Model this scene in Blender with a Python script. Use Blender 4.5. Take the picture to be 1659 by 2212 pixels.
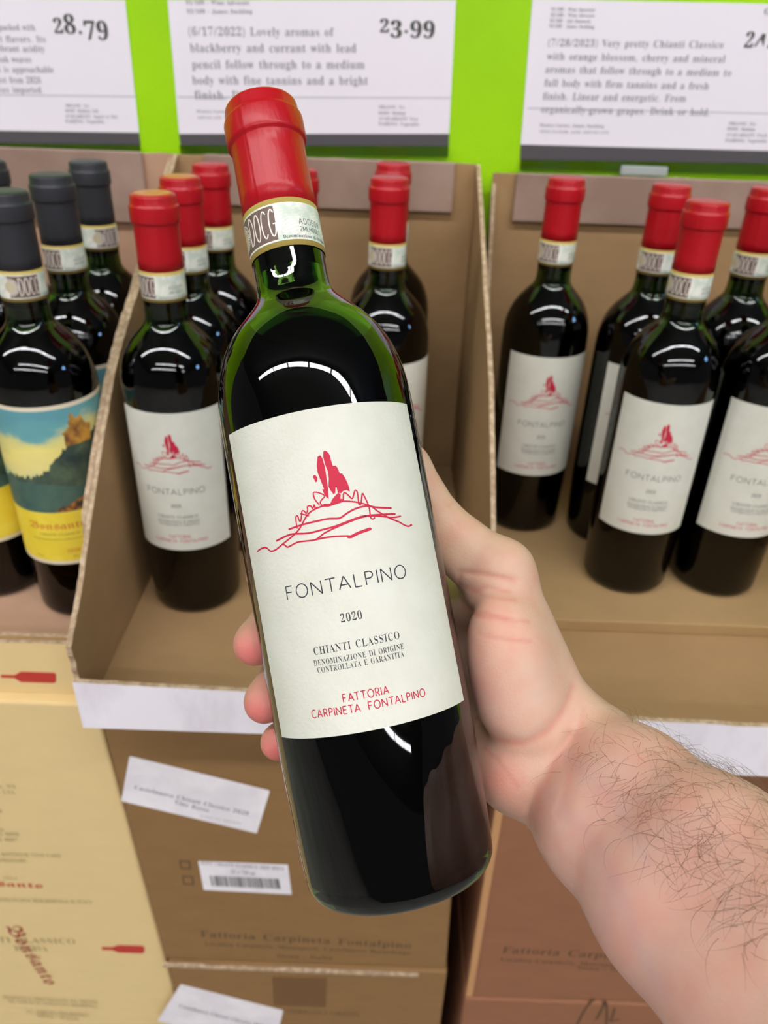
import bpy, bmesh, math, random
import numpy as np
from mathutils import Vector, Matrix

# ------------------------------------------------------------------ clear
for o in list(bpy.data.objects):
    bpy.data.objects.remove(o)
sc = bpy.context.scene
COL = sc.collection

# ------------------------------------------------------------------ camera, world, exposure
# rows: the camera's right, down and forward directions written in world axes (columns of M)
M = np.array([[0.999416, 0.03416962, 0.0],
              [0.01759282, -0.5145668, 0.8572698],
              [0.02929258, -0.8567692, -0.5148675]])
# M maps camera vectors (x right, y down, z forward) to the world
CAM = np.array([0.0, 0.0, 1.405])
cam = bpy.data.cameras.new('camera')
cam.sensor_fit = 'VERTICAL'
cam.sensor_height = 36.0
cam.sensor_width = 27.0
cam.lens = 1661.0 / 2212.0 * 36.0
cam.clip_start = 0.01
cam.clip_end = 60
cam.dof.use_dof = True
cam.dof.focus_distance = 0.279
cam.dof.aperture_fstop = 11.8
co = bpy.data.objects.new('camera', cam)
COL.objects.link(co)
R3 = np.array([M[:, 0], -M[:, 1], -M[:, 2]]).T
mw = Matrix([list(R3[i]) + [CAM[i]] for i in range(3)] + [[0, 0, 0, 1]])
co.matrix_world = mw
sc.camera = co

w = bpy.data.worlds.new('store_ambience')
sc.world = w
w.use_nodes = True
w.node_tree.nodes['Background'].inputs[0].default_value = (0.93, 0.95, 1.0, 1)
w.node_tree.nodes['Background'].inputs[1].default_value = 0.09
LAMP = 34.5                       # radiance of the ceiling tubes
sc.view_settings.view_transform = 'Standard'
sc.view_settings.look = 'None'
sc.view_settings.gamma = 1.0
sc.view_settings.use_curve_mapping = False
sc.view_settings.exposure = 0.0

random.seed(7)
rng = np.random.default_rng(11)

# ------------------------------------------------------------------ materials
def s2l(r, g, b):
    f = lambda c: (c / 255 / 12.92) if c / 255 <= 0.04045 else ((c / 255 + 0.055) / 1.055) ** 2.4
    return (f(r), f(g), f(b), 1.0)

def mat(name, col, rough=0.6, spec=0.3, metal=0.0, coat=0.0, coat_rough=0.1, emis=None, estr=0.0):
    m = bpy.data.materials.new(name)
    m.use_nodes = True
    p = m.node_tree.nodes['Principled BSDF']
    p.inputs['Base Color'].default_value = col
    p.inputs['Roughness'].default_value = rough
    p.inputs['Specular IOR Level'].default_value = spec
    p.inputs['Metallic'].default_value = metal
    p.inputs['Coat Weight'].default_value = coat
    p.inputs['Coat Roughness'].default_value = coat_rough
    if emis:
        p.inputs['Emission Color'].default_value = emis
        p.inputs['Emission Strength'].default_value = estr
    return m

def node(m, t, **kw):
    n = m.node_tree.nodes.new(t)
    for k, v in kw.items():
        setattr(n, k, v)
    return n

def link(m, a, b):
    m.node_tree.links.new(a, b)

def coords(m, scale=(1, 1, 1), kind='Object'):
    tc = node(m, 'ShaderNodeTexCoord')
    mp = node(m, 'ShaderNodeMapping')
    mp.inputs['Scale'].default_value = scale
    link(m, tc.outputs[kind], mp.inputs['Vector'])
    return mp.outputs[0]

def mottle(m, c1, c2, scale, detail=5, lo=0.35, hi=0.65, stretch=(1, 1, 1), bump=0.0, bscale=None, kind='Object', rough=0.6):
    """colour varies between c1 and c2 with noise; fine relief from a second noise"""
    p = m.node_tree.nodes['Principled BSDF']
    v = coords(m, stretch, kind)
    n = node(m, 'ShaderNodeTexNoise')
    n.inputs['Scale'].default_value = scale
    n.inputs['Detail'].default_value = detail
    n.inputs['Roughness'].default_value = rough
    link(m, v, n.inputs['Vector'])
    r = node(m, 'ShaderNodeValToRGB')
    r.color_ramp.elements[0].position = lo
    r.color_ramp.elements[1].position = hi
    r.color_ramp.elements[0].color = c1
    r.color_ramp.elements[1].color = c2
    link(m, n.outputs['Fac'], r.inputs[0])
    link(m, r.outputs[0], p.inputs['Base Color'])
    if bump:
        n2 = node(m, 'ShaderNodeTexNoise')
        n2.inputs['Scale'].default_value = bscale or scale * 8
        n2.inputs['Detail'].default_value = 4
        link(m, v, n2.inputs['Vector'])
        b = node(m, 'ShaderNodeBump')
        b.inputs['Strength'].default_value = bump
        b.inputs['Distance'].default_value = 0.001
        link(m, n2.outputs['Fac'], b.inputs['Height'])
        link(m, b.outputs[0], p.inputs['Normal'])
    return m

def card(name, c, var=0.9, rough=0.75):
    c1 = tuple(x * var for x in c[:3]) + (1,)
    return mottle(mat(name, c, rough, 0.2), c1, c, 26, 6, 0.3, 0.7, (1, 1, 2.2), 0.12, 420)

KRAFT = card('kraft_cardboard', s2l(170, 139, 96))
KRAFT_IN = card('kraft_cardboard_inside', s2l(165, 132, 92))
KRAFT_PINK = card('pinkish_kraft_inside', s2l(190, 152, 124))
KRAFT_LOW = card('kraft_carton', s2l(143, 109, 69))
YELLOW = card('cream_yellow_cardboard', s2l(226, 198, 142), 0.96)
ORANGE = card('red_brown_cardboard', s2l(149, 101, 73))
EDGE = mottle(mat('corrugated_edge', s2l(205, 182, 150), 0.9, 0.1), s2l(158, 132, 104), s2l(198, 174, 144), 200, 3, 0.35, 0.65)
WHITECARD = mottle(mat('white_coated_cardboard', s2l(226, 220, 222), 0.55, 0.3), s2l(222, 213, 218), s2l(242, 235, 240), 22, 5, 0.25, 0.5, (1, 1, 0.4))
TAPE = mat('brown_packing_tape', s2l(112, 78, 40), 0.35, 0.3)
FLAPM = mottle(mat('taped_cardboard', s2l(158, 132, 116), 0.32, 0.5), s2l(146, 120, 104), s2l(166, 140, 124), 14, 4)
LIME = mottle(mat('lime_painted_board', s2l(158, 206, 4), 0.38, 0.4), s2l(154, 212, 2), s2l(166, 224, 6), 5, 3)
PAPER = mat('sign_paper', s2l(239, 232, 237), 0.45, 0.3)
BAND = mat('sign_footer_grey', s2l(84, 80, 82), 0.4, 0.4)
STICK = mottle(mat('sticker_paper', s2l(228, 222, 224), 0.5, 0.3), s2l(226, 219, 222), s2l(240, 234, 236), 30, 3)
INKS = {'t': mat('sign_ink_light', s2l(132, 130, 136), 0.6), 'g': mat('sign_ink_mid', s2l(112, 109, 114), 0.6),
        'd': mat('sign_ink_dark', s2l(84, 84, 80), 0.6), 'r': mat('sign_rule_grey', s2l(190, 188, 190), 0.6),
        'k': mat('carton_ink_brown', s2l(92, 70, 46), 0.8), 'y': mat('carton_ink_olive', s2l(150, 132, 92), 0.8),
        'red': mat('carton_ink_red', s2l(186, 58, 48), 0.7), 'rb': mat('carton_ink_maroon', s2l(158, 78, 58), 0.7)}
ACRYL = bpy.data.materials.new('shade_tinted_acrylic')
ACRYL.use_nodes = True
_p = ACRYL.node_tree.nodes['Principled BSDF']
_p.inputs['Transmission Weight'].default_value = 1.0
_p.inputs['Roughness'].default_value = 0.12
_p.inputs['IOR'].default_value = 1.45
_p.inputs['Base Color'].default_value = (0.42, 0.47, 0.42, 1)  # dark tint carries the holder's shadow as well as the layered plastic

CLIPM = mat('milky_clear_plastic', s2l(214, 220, 216), 0.3, 0.5)
CLIPM.node_tree.nodes['Principled BSDF'].inputs['Transmission Weight'].default_value = 0.5
GLASS = bpy.data.materials.new('green_bottle_glass')
GLASS.use_nodes = True
GLASS.node_tree.nodes.remove(GLASS.node_tree.nodes['Principled BSDF'])
_f = node(GLASS, 'ShaderNodeFresnel')
_f.inputs['IOR'].default_value = 1.5
_r = node(GLASS, 'ShaderNodeBsdfRefraction')
_r.inputs['Color'].default_value = (0.27, 0.42, 0.15, 1)
_r.inputs['Roughness'].default_value = 0.0
_r.inputs['IOR'].default_value = 1.5
_s = node(GLASS, 'ShaderNodeBsdfGlossy')
_s.inputs['Color'].default_value = (1, 1, 1, 1)
_s.inputs['Roughness'].default_value = 0.015
_x = node(GLASS, 'ShaderNodeMixShader')
link(GLASS, _f.outputs[0], _x.inputs[0])
link(GLASS, _r.outputs[0], _x.inputs[1])
link(GLASS, _s.outputs[0], _x.inputs[2])
link(GLASS, _x.outputs[0], GLASS.node_tree.nodes['Material Output'].inputs[0])
WINE = mat('dark_red_wine', (0.004, 0.001, 0.0015, 1), 0.6, 0.0)

LABEL = mottle(mat('cream_label_paper', s2l(222, 221, 206), 0.75, 0.2), s2l(208, 207, 191), s2l(216, 215, 201), 60, 4, 0.3, 0.7, (1, 1, 1), 0.2, 700)
INK_RED = mat('label_ink_red', s2l(190, 34, 62), 0.6)
INK_DARK = mat('label_ink_charcoal', s2l(54, 50, 60), 0.6)
GOLD = mat('seal_gold', s2l(184, 160, 84), 0.45, 0.4)
SEALW = mottle(mat('seal_paper_pale', s2l(226, 228, 210), 0.5, 0.3), s2l(206, 216, 198), s2l(234, 232, 220), 180, 2, 0.4, 0.6)
SEALB = mat('seal_brown', s2l(112, 92, 82), 0.5, 0.3)
SEALL = mat('seal_lettering_cream', s2l(236, 226, 214), 0.5, 0.3)
SEALE = mat('seal_emblem_tan', s2l(196, 184, 152), 0.5, 0.3)

def foil(name, c, c2, rough):
    m = mat(name, c, rough, 0.3, 0.0, 0.12, 0.25)
    p = m.node_tree.nodes['Principled BSDF']
    v = coords(m, (1, 1, 0.35))
    n = node(m, 'ShaderNodeTexNoise')
    n.inputs['Scale'].default_value = 170
    n.inputs['Detail'].default_value = 3
    link(m, v, n.inputs['Vector'])
    b = node(m, 'ShaderNodeBump')
    b.inputs['Strength'].default_value = 0.6
    b.inputs['Distance'].default_value = 0.001
    link(m, n.outputs['Fac'], b.inputs['Height'])
    link(m, b.outputs[0], p.inputs['Normal'])
    link(m, b.outputs[0], p.inputs['Coat Normal'])
    return m
CAPRED = foil('red_foil', s2l(174, 13, 26), None, 0.36)
CAPBLK = foil('charcoal_foil', s2l(46, 46, 50), None, 0.5)
CAPTAN = mat('tan_cap_disc', s2l(196, 124, 76), 0.4)
YLAB = mottle(mat('yellow_label_paper', s2l(236, 210, 60), 0.6), s2l(230, 202, 50), s2l(240, 218, 78), 40, 3)
YLABW = mat('yellow_label_border', s2l(226, 212, 184), 0.6)
CONC = mottle(mat('polished_concrete', s2l(150, 146, 140), 0.45), s2l(132, 128, 122), s2l(158, 154, 148), 3, 6)
CEIL = mat('ceiling_deck', s2l(150, 150, 152), 0.8)
LAMPM = mat('led_tube', (0.9, 0.92, 1, 1), 0.5, emis=(0.97, 0.97, 1.0, 1), estr=LAMP)
HOUSE = mat('lamp_housing', s2l(220, 220, 220), 0.5)

# ------------------------------------------------------------------ mesh helpers
def mesh(name, verts, faces, mats, smooth=False, mi=None):
    me = bpy.data.meshes.new(name)
    me.from_pydata([tuple(map(float, v)) for v in verts], [], [tuple(map(int, f)) for f in faces])
    for m in (mats if isinstance(mats, (list, tuple)) else [mats]):
        me.materials.append(m)
    if mi is not None:
        me.polygons.foreach_set('material_index', mi)
    if smooth:
        me.polygons.foreach_set('use_smooth', [True] * len(me.polygons))
    me.update()
    return me

def obj(name, me, parent=None, loc=None):
    o = bpy.data.objects.new(name, me)
    COL.objects.link(o)
    if parent is not None:
        o.parent = parent
    if loc is not None:
        o.location = loc
    return o

def thing(name, label, cat, loc=(0, 0, 0), group=None, me=None):
    o = obj(name, me, None, loc)
    o['label'] = label
    o['category'] = cat
    if group:
        o['group'] = group
    return o

def structure(name, me, loc=None):
    o = obj(name, me, None, loc)
    o['kind'] = 'structure'
    return o

def box_me(name, lo, hi, m, bevel=0.0, seg=2):
    bm = bmesh.new()
    bmesh.ops.create_cube(bm, size=1)
    for v in bm.verts:
        v.co = Vector([lo[i] + (v.co[i] + 0.5) * (hi[i] - lo[i]) for i in range(3)])
    if bevel:
        bmesh.ops.bevel(bm, geom=bm.edges[:], offset=bevel, segments=seg, affect='EDGES', profile=0.5)
    me = bpy.data.meshes.new(name)
    bm.to_mesh(me)
    bm.free()
    me.materials.append(m)
    return me

def slab_me(name, poly, axis, a, b, m, m_edge=None):
    """polygon (2-D points) extruded along one axis from a to b; rim faces may take a second material"""
    n = len(poly)
    def P(p, t):
        if axis == 0: return (t, p[0], p[1])
        if axis == 1: return (p[0], t, p[1])
        return (p[0], p[1], t)
    vs = [P(p, a) for p in poly] + [P(p, b) for p in poly]
    fs = [tuple(range(n))[::-1], tuple(range(n, 2 * n))] + [(i, (i + 1) % n, n + (i + 1) % n, n + i) for i in range(n)]
    me = mesh(name, vs, fs, [m, m_edge or m], mi=[0, 0] + [1] * n)
    bm = bmesh.new()
    bm.from_mesh(me)
    bmesh.ops.recalc_face_normals(bm, faces=bm.faces[:])
    bm.to_mesh(me)
    bm.free()
    return me

def lathe_me(name, prof, m, seg=96, ridge=None):
    """prof: (z, r) in metres from bottom to top; r == 0 closes with a pole"""
    vs, fs, rows = [], [], []
    for z, r in prof:
        if r < 1e-7:
            rows.append([len(vs)] * seg)
            vs.append((0, 0, z))
        else:
            row = []
            for k in range(seg):
                t = 2 * math.pi * k / seg
                rr = r
                if ridge:
                    rr = r + ridge(t, z)
                row.append(len(vs))
                vs.append((rr * math.sin(t), -rr * math.cos(t), z))
            rows.append(row)
    for a, b in zip(rows, rows[1:]):
        for k in range(seg):
            j = (k + 1) % seg
            q = []
            for i in (a[k], a[j], b[j], b[k]):
                if i not in q:
                    q.append(i)
            if len(q) > 2:
                fs.append(q)
    return mesh(name, vs, fs, m, True)

def smooth_prof(pts, n=6):
    """Catmull-Rom through (z, r) points"""
    P = [pts[0]] + list(pts) + [pts[-1]]
    out = []
    for i in range(1, len(P) - 2):
        p0, p1, p2, p3 = (np.array(P[i + k], float) for k in (-1, 0, 1, 2))
        for k in range(n):
            t = k / n
            out.append(tuple(0.5 * ((2 * p1) + (p2 - p0) * t + (2 * p0 - 5 * p1 + 4 * p2 - p3) * t * t + (3 * p1 - p0 - 3 * p2 + p3) * t ** 3)))
    out.append(tuple(pts[-1]))
    return out

# ------------------------------------------------------------------ lettering (outlines kept as compact strings)
_A = ''.join(chr(c) for c in range(35, 127) if chr(c) not in '\\\'"`')
_B = len(_A)
def _dec(s):
    return [_A.index(s[i]) * _B + _A.index(s[i + 1]) - 120 for i in range(0, len(s), 2)]

GLYPHS = {
    's': '''A%A$A$C$A$G$H$I$M$R$n%G$r%G%7$T%<$J%>$H%@$G%C$G%C$C$s$C$s$G$y$G$|$I$~$L$|$S$x$^$X$^$S$Q$R$O$R$M$S$I$V$G$]$G$^$G$^$C $Z$e$u$e$h%*
B%C$F$C$F$F$J$G$M$H$O$I$R$S$R%4$Q%<$M%A$F%B$F%E$q%E$~%D%-%B%4%>%8%8%9%0%7%%%0${$~$v%2$r%;$j%>$^%=$V%9$O%4$J%-$F%#$D$u$C $i$w$k$w$q$x$v$y$z${$|%#$}%)$~%/$~%5$}%9${%<$x%?$u%@$p%A$k%?$i%8 $q$H$w$H${$J$~$M%$$Q%%$V%%$^%%$e%#$k$|$o$y$q$s$s$l$s$i$s$i$P$k$J
C%H$x$A$p$B$h$D$_$G$X$L$S$Q$N$X$K$a$I$j$H$s$I$|$K%)$N%0$S%7$X%<$a%A$h%D$p%F$y%G%#%G%,%E%3%B%8%A%:%B%=%D%>%G%A%G%A%(%>%(%;%/%6%6%1%;%,%?%%%B$z%C$q%A$j%<$f%3$c%&$b$r$c$d$f$V$k$N$s$I$}$H%&$H%,$J%2$L%7$O%;$S%@$X%C$U%9$J%,$C
D%M$G$C$G$F$P$I$R$R$R%5$Q%9$Q%=$O%?$F%B$F%E$q%E%$%D%1%@%;%9%B%0%F%$%H$s%F$b%@$S%6$J%)$E$s$C $q$H$y$I%$$L%*$R%-$Z%/$f%0$s%/%&%,%2%&%:${%?$r%A$k%?$i%7$i$Q$k$J
E%B$F$C$F$F$J$G$M$G$O$I$Q$K$R$N$R$S$R%4$R%9$Q%=$O%?$M%A$J%A$F%B$F%E%:%E%:%*%7%*%5%1%2%7%.%;%(%>$|%@$s%@$m%@$j%=$j%8$j$v$l$v$q$w$v$x$y${${%#$}%)%#%/%&%/%&$[$~$[$|$i$u$p$j$q$j$q$j$P$k$J$s$I%)$K%4$R%<$b%@$b%:$C
F%;$F$C$F$F$O$J$R$T$R%5$R%9$Q%<$O%?$F%B$F%E%9%E%9%*%5%*%1%7%/%:%,%<%(%>$s%@$m%@$j%>$i%:$i$v$k$v$p$w$u$x$x${${%#$}%)$~%/%%%/%%$[$~$[$}$d${$i$x$m$u$p$p$q$k$r$i$r$i$S$k$L$o$H$x$F$x$C
G%P${$A$q$B$i$D$a$G$Y$K$S$Q$N$X$K$a$I$j$I$s$I$|$K%)$N%0$S%7$X%=$a%A$h%D$p%F$x%G%$%G%,%E%4%B%8%A%;%C%>%G%A%G%A%(%>%(%6%6%,%?$z%C$r%A$k%<$f%3$c%&$b$s$c$f$e$Y$i$P$n$J$u$G$|$F%%$F%)$G%,$H%-$K%.$N%/$Q%/$^%.$b%-$e%,$g$|$i$|$m%N$m%N$i%E$g%C$^%C$I%7$D%,$B
H%S$F$C$F$F$O$I$R$S$R%6$O%?$F%B$F%E$u%E$u%B$n%@$j%=$i%6$i$w%.$w%.%6%-%=%*%@$}%B$}%E%O%E%O%B%F%?%D%6%D$S%F$J%H$H%K$G%O$F%O$C$}$C$}$F%,$I%-$K%.$O%.$S%.$q$i$q$i$S$l$I$u$F$u$C
I$y$F$C$F$F$O$I$Q$K$R$N$R$R$R%7$P%?$F%B$F%E$v%E$v%B$l%?$k%>$j%;$j%7$j$R$j$L$n$H$v$F$v$C
J%,$Y$6$M$8$E$?$B$H$E$O$L$R$S$O$V$I$T$C$R$?$S$=$U$;$X$;$[$;$^$<$a$>$c$G$c%3$a%<$[%@$S%B$S%E%)%E%)%B$|%@$y%<$x%3$x$U$w$J$s$A$m$;$e$7
K%P$F$C$F$F$P$I$R$S$R%6$P%?$F%B$F%E$u%E$u%B$n%@$j%=$j%6$j$t%*%5%-%8%/%;%0%>%.%@%+%A%#%B%#%E%K%E%K%B%I%B%A%@%8%;%/%2${$~%G$L%K$H%R$F%R$C$}$C$}$F%&$G%*$G%-$J%)$P$m$p$j$m$j$S$l$I$u$F$u$C
L%?$F$C$F$F$O$I$R$S$R%6$O%?$F%B$F%E$w%E$w%B$o%A$k%=$i%6$i$T$j$L$m$I$t$I%)$K%-$M%1$P%4$S%<$d%?$d%:$C
M%k$F$C$F$F$O$I$Q$L$R$O$R$S$R%6$Q%=$N%@$F%B$F%E$j%E%)$a%D%E%g%E%g%B%^%?%Z%6%Z$T%[$L%_$H%g$F%g$C%9$C%9$F%A$H%D$L%E$T%E%:%#$C${$C$X%8$X$S$X$N$Y$K$[$I$g$F$g$C
N%M%;$A$X%0$X$S$[$I$f$F$f$C$G$C$G$F$N$H$Q$K$R$S$R%8$J%A$G%B$G%E$d%E%8$g%8%5%7%=%4%@%,%B%,%E%J%E%J%B%A%?%>%5%>$A
O%S$y$A$s$A$m$B$g$D$V$O$R$S$O$X$L$_$J$f$I$l$I$s$I$y$J%#$L%*$O%0$R%5$V%9$Z%=$b%A$g%D$m%F$s%G$z%G%%%G%,%F%1%D%@%:%J%+%L%$%M$y%N$s%M$l%L$f%J$_%G$X%D$S%@$O%1$D%+$B%$$A $z$E%&$G%.$L%2$U%5$c%6$s%5%$%3%/%0%8%+%>%$%A$y%C$q%A$j%<$f%3$c%&$b$s$c$f$e$Y$h$P$m$J$s$G
P%>$F$C$F$F$O$I$R$S$R%6$O%?$F%B$F%E$p%E$z%E%&%D%-%B%1%@%5%=%8%:%:%6%;%1%<%,%;%$%8$z%3$u%-$q%#$o$u$n$i$n$i$S$l$I$u$F$u$C $i$s$m$s$s$s$x$u${$x$~${%#%$%#%,%#%2$~%7$|%;$y%>$u%@$p%@$k%?$i%:
Q%S%6$,%$$.$s$6$j$C$d$F$]$I$W$M$S$R$O$W$L$^$J$e$I$l$I$s$I$y$J%#$L%*$O%0$R%5$V%9$Z%=$b%A$g%D$m%F$s%G$z%G%%%G%,%F%1%D%@%:%J%+%L%$%M$y%N$s%M$h%J$^%E$T%>$M%6$G%,$C%2$:%:$5%C$3%L$4%M$1%E$.%=$, $z$E%&$G%.$L%2$U%5$c%6$s%5%$%3%/%0%8%+%>%$%A$y%C$q%A$j%<$f%3$c%&$b$s$c$f$e$Y$i$P$m$J$s$G
R%I$F$C$F$F$O$I$R$S$R%6$O%?$F%B$F%E$p%E$}%D%,%B%3%?%9%;%<%4%=%-%;$~%4$w%)$r%@$M%D$H%J$F%J$F%J$C%.$C$m$o$i$o$i$S$l$I$u$F$u$C $i$t$n$t$t$t$y$v$}$y%$$}%%%&%&%-%$%8${%>$r%@$k%>$i%7
S%8$L$A$L$e$O$e$R$Z$U$R$Y$M$_$I$f$G$l$F$q$F$u$H$x$J${$M$|$Q$}$U$|$Z$x$a$r$e$f$k$]$o$W$s$R$x$O$|$N%%$M%,$M%2$N%6$P%;$S%>$V%A$Z%D$_%F$e%G$j%G$s%F$}%D%#%C%%%C%(%C%)%E%*%G%.%G%.%*%*%*%$%7$w%@$l%C$h%C$d%A$a%?$^%=$[%:$[%6$[%3$]%0$_%-$k%&$x$|%)$t%0$k%2$_%1$X%0$S%.$O%+$K%&$G$}$E$x$C$r$A$k$A$e$A$]$C$W$E$T$E$Q$D$O$A
T%?$U$C$U$F$Z$G$^$H$a$I$c$K$d$O$d$S$d%A$c%A$Z%@$U%>$P%;$L%6$J%0$I%*$E%*$E%E%<%E%<%)%9%)%5%6%-%>${%A$z%A$z$S$z$O${$K$|$I%#$H%&$G%,$F%,$C
U%L$w$@$k$A$b$D$Z$I$U$O$S$X$R$d$R%6$O%?$F%B$F%E$u%E$u%B$m%@$j%=$i%6$i$a$j$X$k$R$n$M$q$J$v$H$|$G%.$J%6$T%8$e%8%6%6%?%,%B%,%E%I%E%I%B%A%>%>%6%>$i%>$[%;$Q%6$I%/$D%%$A
V%@$o$@$L%6$G%>$@%B$@%E$o%E$o%B$f%@$c%<$e%6$y$b%0%5%1%<%.%@%%%B%%%E%B%E%B%B%<%?%6%7$s$@
W%f$g$A$I%9$F%?$@%B$@%E$i%E$i%B$c%@$a%<$c%5$r$d%%%1$~%:$z%@$s%B$s%E%B%E%B%B%=%A%:%?%9%<%:%7%I$f%V%4%X%;%V%@%O%B%O%E%i%E%i%B%c%>%^%6%C$A%@$A%)%($k$A
X%H$E$C$E$F$K$H$P$K$U$P$l$o$S%7$L%?$F%B$F%B$F%E$v%E$v%B$s%B$n%A$l%@$k%=$m%8$z%#%*%5%.%=%-%?%*%A%$%B%$%E%F%E%F%B%E%B%;%?%1%5$}$z%=$N%A$I%F$F%G$F%G$C$u$C$u$F$v$F${$G$~$I%#$K$|$S$o$j$a$S$]$L$^$I$b$G$h$F$h$C
Y%?$W$C$W$F$c$I$e$S$e$i$L%7$F%@$C%A$@%B$@%E$n%E$n%B$l%B$f%@$d%=$f%8$w$r%-%3%0%<%/%?%+%A%%%B%$%B%$%E%B%E%B%B%<%?%7%8${$n${$S$}$I%,$F%,$C
Z%B$G$C$G$E$|%@$p%@$a%>$V%7$O%)$L%)$N%E%;%E%;%C$d$I$u$I$}$I%*$L%0$O%5$T%9$[%;$f%?$f%;$C
a%/$x$A$r$B$o$E$m$J$g$E$_$B$V$A$R$B$N$C$K$E$I$H$G$L$G$P$H$U$K$Z$P$_$W$d$b$h$m$k$m$u$j$}$c%$$]%$$Y$~$X$|$Z$x$]$s$Y$m$R$k$L$n$J$t$M$}$V%($e%*$n%)$u%&$z%#$}${%#$v%$$o%$$O%$$K%&$J%*$K%,$I%&$D$}$B $c$J$h$K$m$P$m$g$d$c$]$]$[$T$[$N$_$K
b%2$L$A$L%8$J%@$E%B$E%E$a%E$a$}$e%%$k%)$q%*$v%)$z%($~%%%%$~%)$z%+$v%.$f%.$_%-$X%+$R%($M%#$I${$F$v$C$q$A$k$A$e$B$_$D$X$I$N$A $j$F$n$G$q$I$s$M$v$e$v$l$u$s$s$w$q$z$n$|$j$}$d${$a$u$a$Q$b$K$e$G
c%$$d$A$^$A$Y$C$T$E$P$H$M$L$K$Q$I$V$G$[$G$c$G$i$I$o$K$t$N$y$R$}$V%$$[%($b%)$h%*$n%)$s%($w%%$z$~$|$z$|$v$z$p$t$n$p$o$m$r$l$w$l$y$l${$l$~$j%$$g%$$a$~$[$w$Y$j$Z$a$]$X$_$R$d$N$i$K$n$K$r$K$w$N${$Q$~$O$w$G$n$C
d%4$a$A$Z$A$V$C$S$E$O$H$L$L$J$P$G$b$G$i$H$o$J$t$M$y$P$}$S%$$W%($]%)$b%*$h%)$m%%$r$}$r%:$o%@$h%B$h%E%*%E%*$R%+$K%1$I%1$E$r$A$r$K$m$E$h$B $g$I$m$K$r$R$r$u$n${$h$}$d$|$a$z$^$w$[$d$^$O$a$K$d$I
e%%$d$A$^$A$X$C$T$E$P$H$M$L$J$Q$H$V$G$]$G$d$G$j$I$p$K$u$M$z$Q$}$T%%$Y%($^%)$d%*$l%)$r%%$w$}${$w$}$p$~$h$~$f$Z$f$]$V$d$N$m$K$r$L$w$O${$T$~$R$w$H$n$C $Z$k$m$k$m$p$l$|$j%#$h%$$e%$$_$~$[$x$Z$n
f$p$F$C$F$F$K$G$M$J$M$R$M$|$F$|$F%($M%($M%1$N%7$P%=$T%A$Y%D$a%F$h%G$m%G$q%E$u%C$x%@$y%=$z%:$w%3$r%1$l%3$j%8$l%>$l%?$l%A$l%B$k%B$i%C$g%B$e%A$d%@$c%8$c%($n%($n$|$c$|$c$P$e$H$m$F$m$C
g%+$b$&$X$&$R$)$M$+$I$-$G$1$F$4$G$8$K$;$Q$>$L$A$I$E$H$I$H$L$I$O$K$R$W$Y$O$_$I$g$G$o$H$s$I$w$K${$U%&$d%*$t%&%)%&%)${${${$}$w%#$r%#$n$|$c$t$Z$g$X$d$X$a$X$Y$V$W$Q$X$O$[$M$a$M$h$M$y$K%&$F%)$<%($6%$$1${$,$u$)$l$( $d$]$g$]$j$_$k$b$m$o$k$|$j%#$g%$$d%$$b%$$^%#$]$|$Z$o$]$b$^$_$b$] $e$,$q$-$w$0$z$6$w$;$n$<$V$<$T$:$R$7$R$4$R$2$T$0$V$.
h%6$G$C$G$F$L$H$M$N$M%:$L%@$G%B$G%E$c%E$c$z$h%$$n%)$v%*%#%&%*${%,$o%,$N%-$H%3$F%3$C$m$C$m$F$n$F$r$G$s$J$t$N$t$p$s$y$r$z$p${$n${$j$z$f$x$c$t$c$N$d$H$i$F$i$C
i$m$W%2$P%5$M%<$P%D$W%G$_%D$c%<$_%5 $G$C$G$F$L$H$M$N$M$w$L$~$G%$$G%($c%($c$N$d$H$i$F$i$C
j$o$X%3$Q%6$N%=$Q%D$X%G$a%D$d%=$a%6 $J$&$A$)$:$.$8$5$:$;$@$=$F$;$H$6$G$2$E$.$F$-$G$,$I$,$L$,$N$-$O$/$P$8$P$w$N$~$G%$$G%($e%($e$?$d$7$b$2$]$-$W$*$Q$(
k%2$F$C$F$F$L$H$M$N$M%:$L%@$G%B$G%E$c%E$c$g$r$w$v$}$u$~$s%#$o%$$n%$$n%(%/%(%/%$%*%#%$$}$|$y$q$o%/$J%5$F%5$C$o$C$o$F$p$F$s$G$t$H$u$I$s$M$f$b$c$_$c$N$d$H$i$F$i$C
l$m$G$C$G$F$L$H$M$N$M%:$L%@$G%B$G%E$c%E$c$N$d$H$i$F$i$C
m%Y$G$C$G$F$L$H$M$N$M$x$L$~$G%$$G%($b%($b$z$h%$$n%($t%*$|%(%&%$%*$y%0%$%6%(%>%*%G%&%M${%O$o%O$N%P$H%U$F%U$C%5$C%5$F%;$H%<$N%<$p%;$y%:$z%8${%5${%2${%.$x%+$t%+$N%,$H%1$F%1$C$m$C$m$F$r$H$s$N$s$p$r$y$q$z$o${$m${$i$z$e$x$b$t$b$N$c$H$h$F$h$C
n%6$G$C$G$F$L$H$M$N$M$x$L$~$G%$$G%($c%($c$z$h%$$n%)$v%*%#%&%*${%,$o%,$N%-$H%3$F%3$C$m$C$m$F$n$F$r$G$s$J$t$N$t$p$s$y$r$z$p${$n${$j$z$f$x$c$t$c$N$d$H$i$F$i$C
o%-$g$A$a$A$Z$C$U$E$Q$H$M$L$K$Q$H$V$G$]$G$d$G$j$H$p$K$u$M$y$Q$}$U%$$Z%($a%)$g%*$l%)$q%($v%%$z$}$~$z%%$u%($p%)$j%)$d%)$]%($V%%$Q$~$L$z$H$v$E$q$C$l$A $g$E$j$F$m$H$o$K$p$S$q$d$q$n$p$v$o${$m$~$j%$$g%%$c%$$a$~$^${$Z$d$[$S$^$K$a$H$c$F
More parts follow.
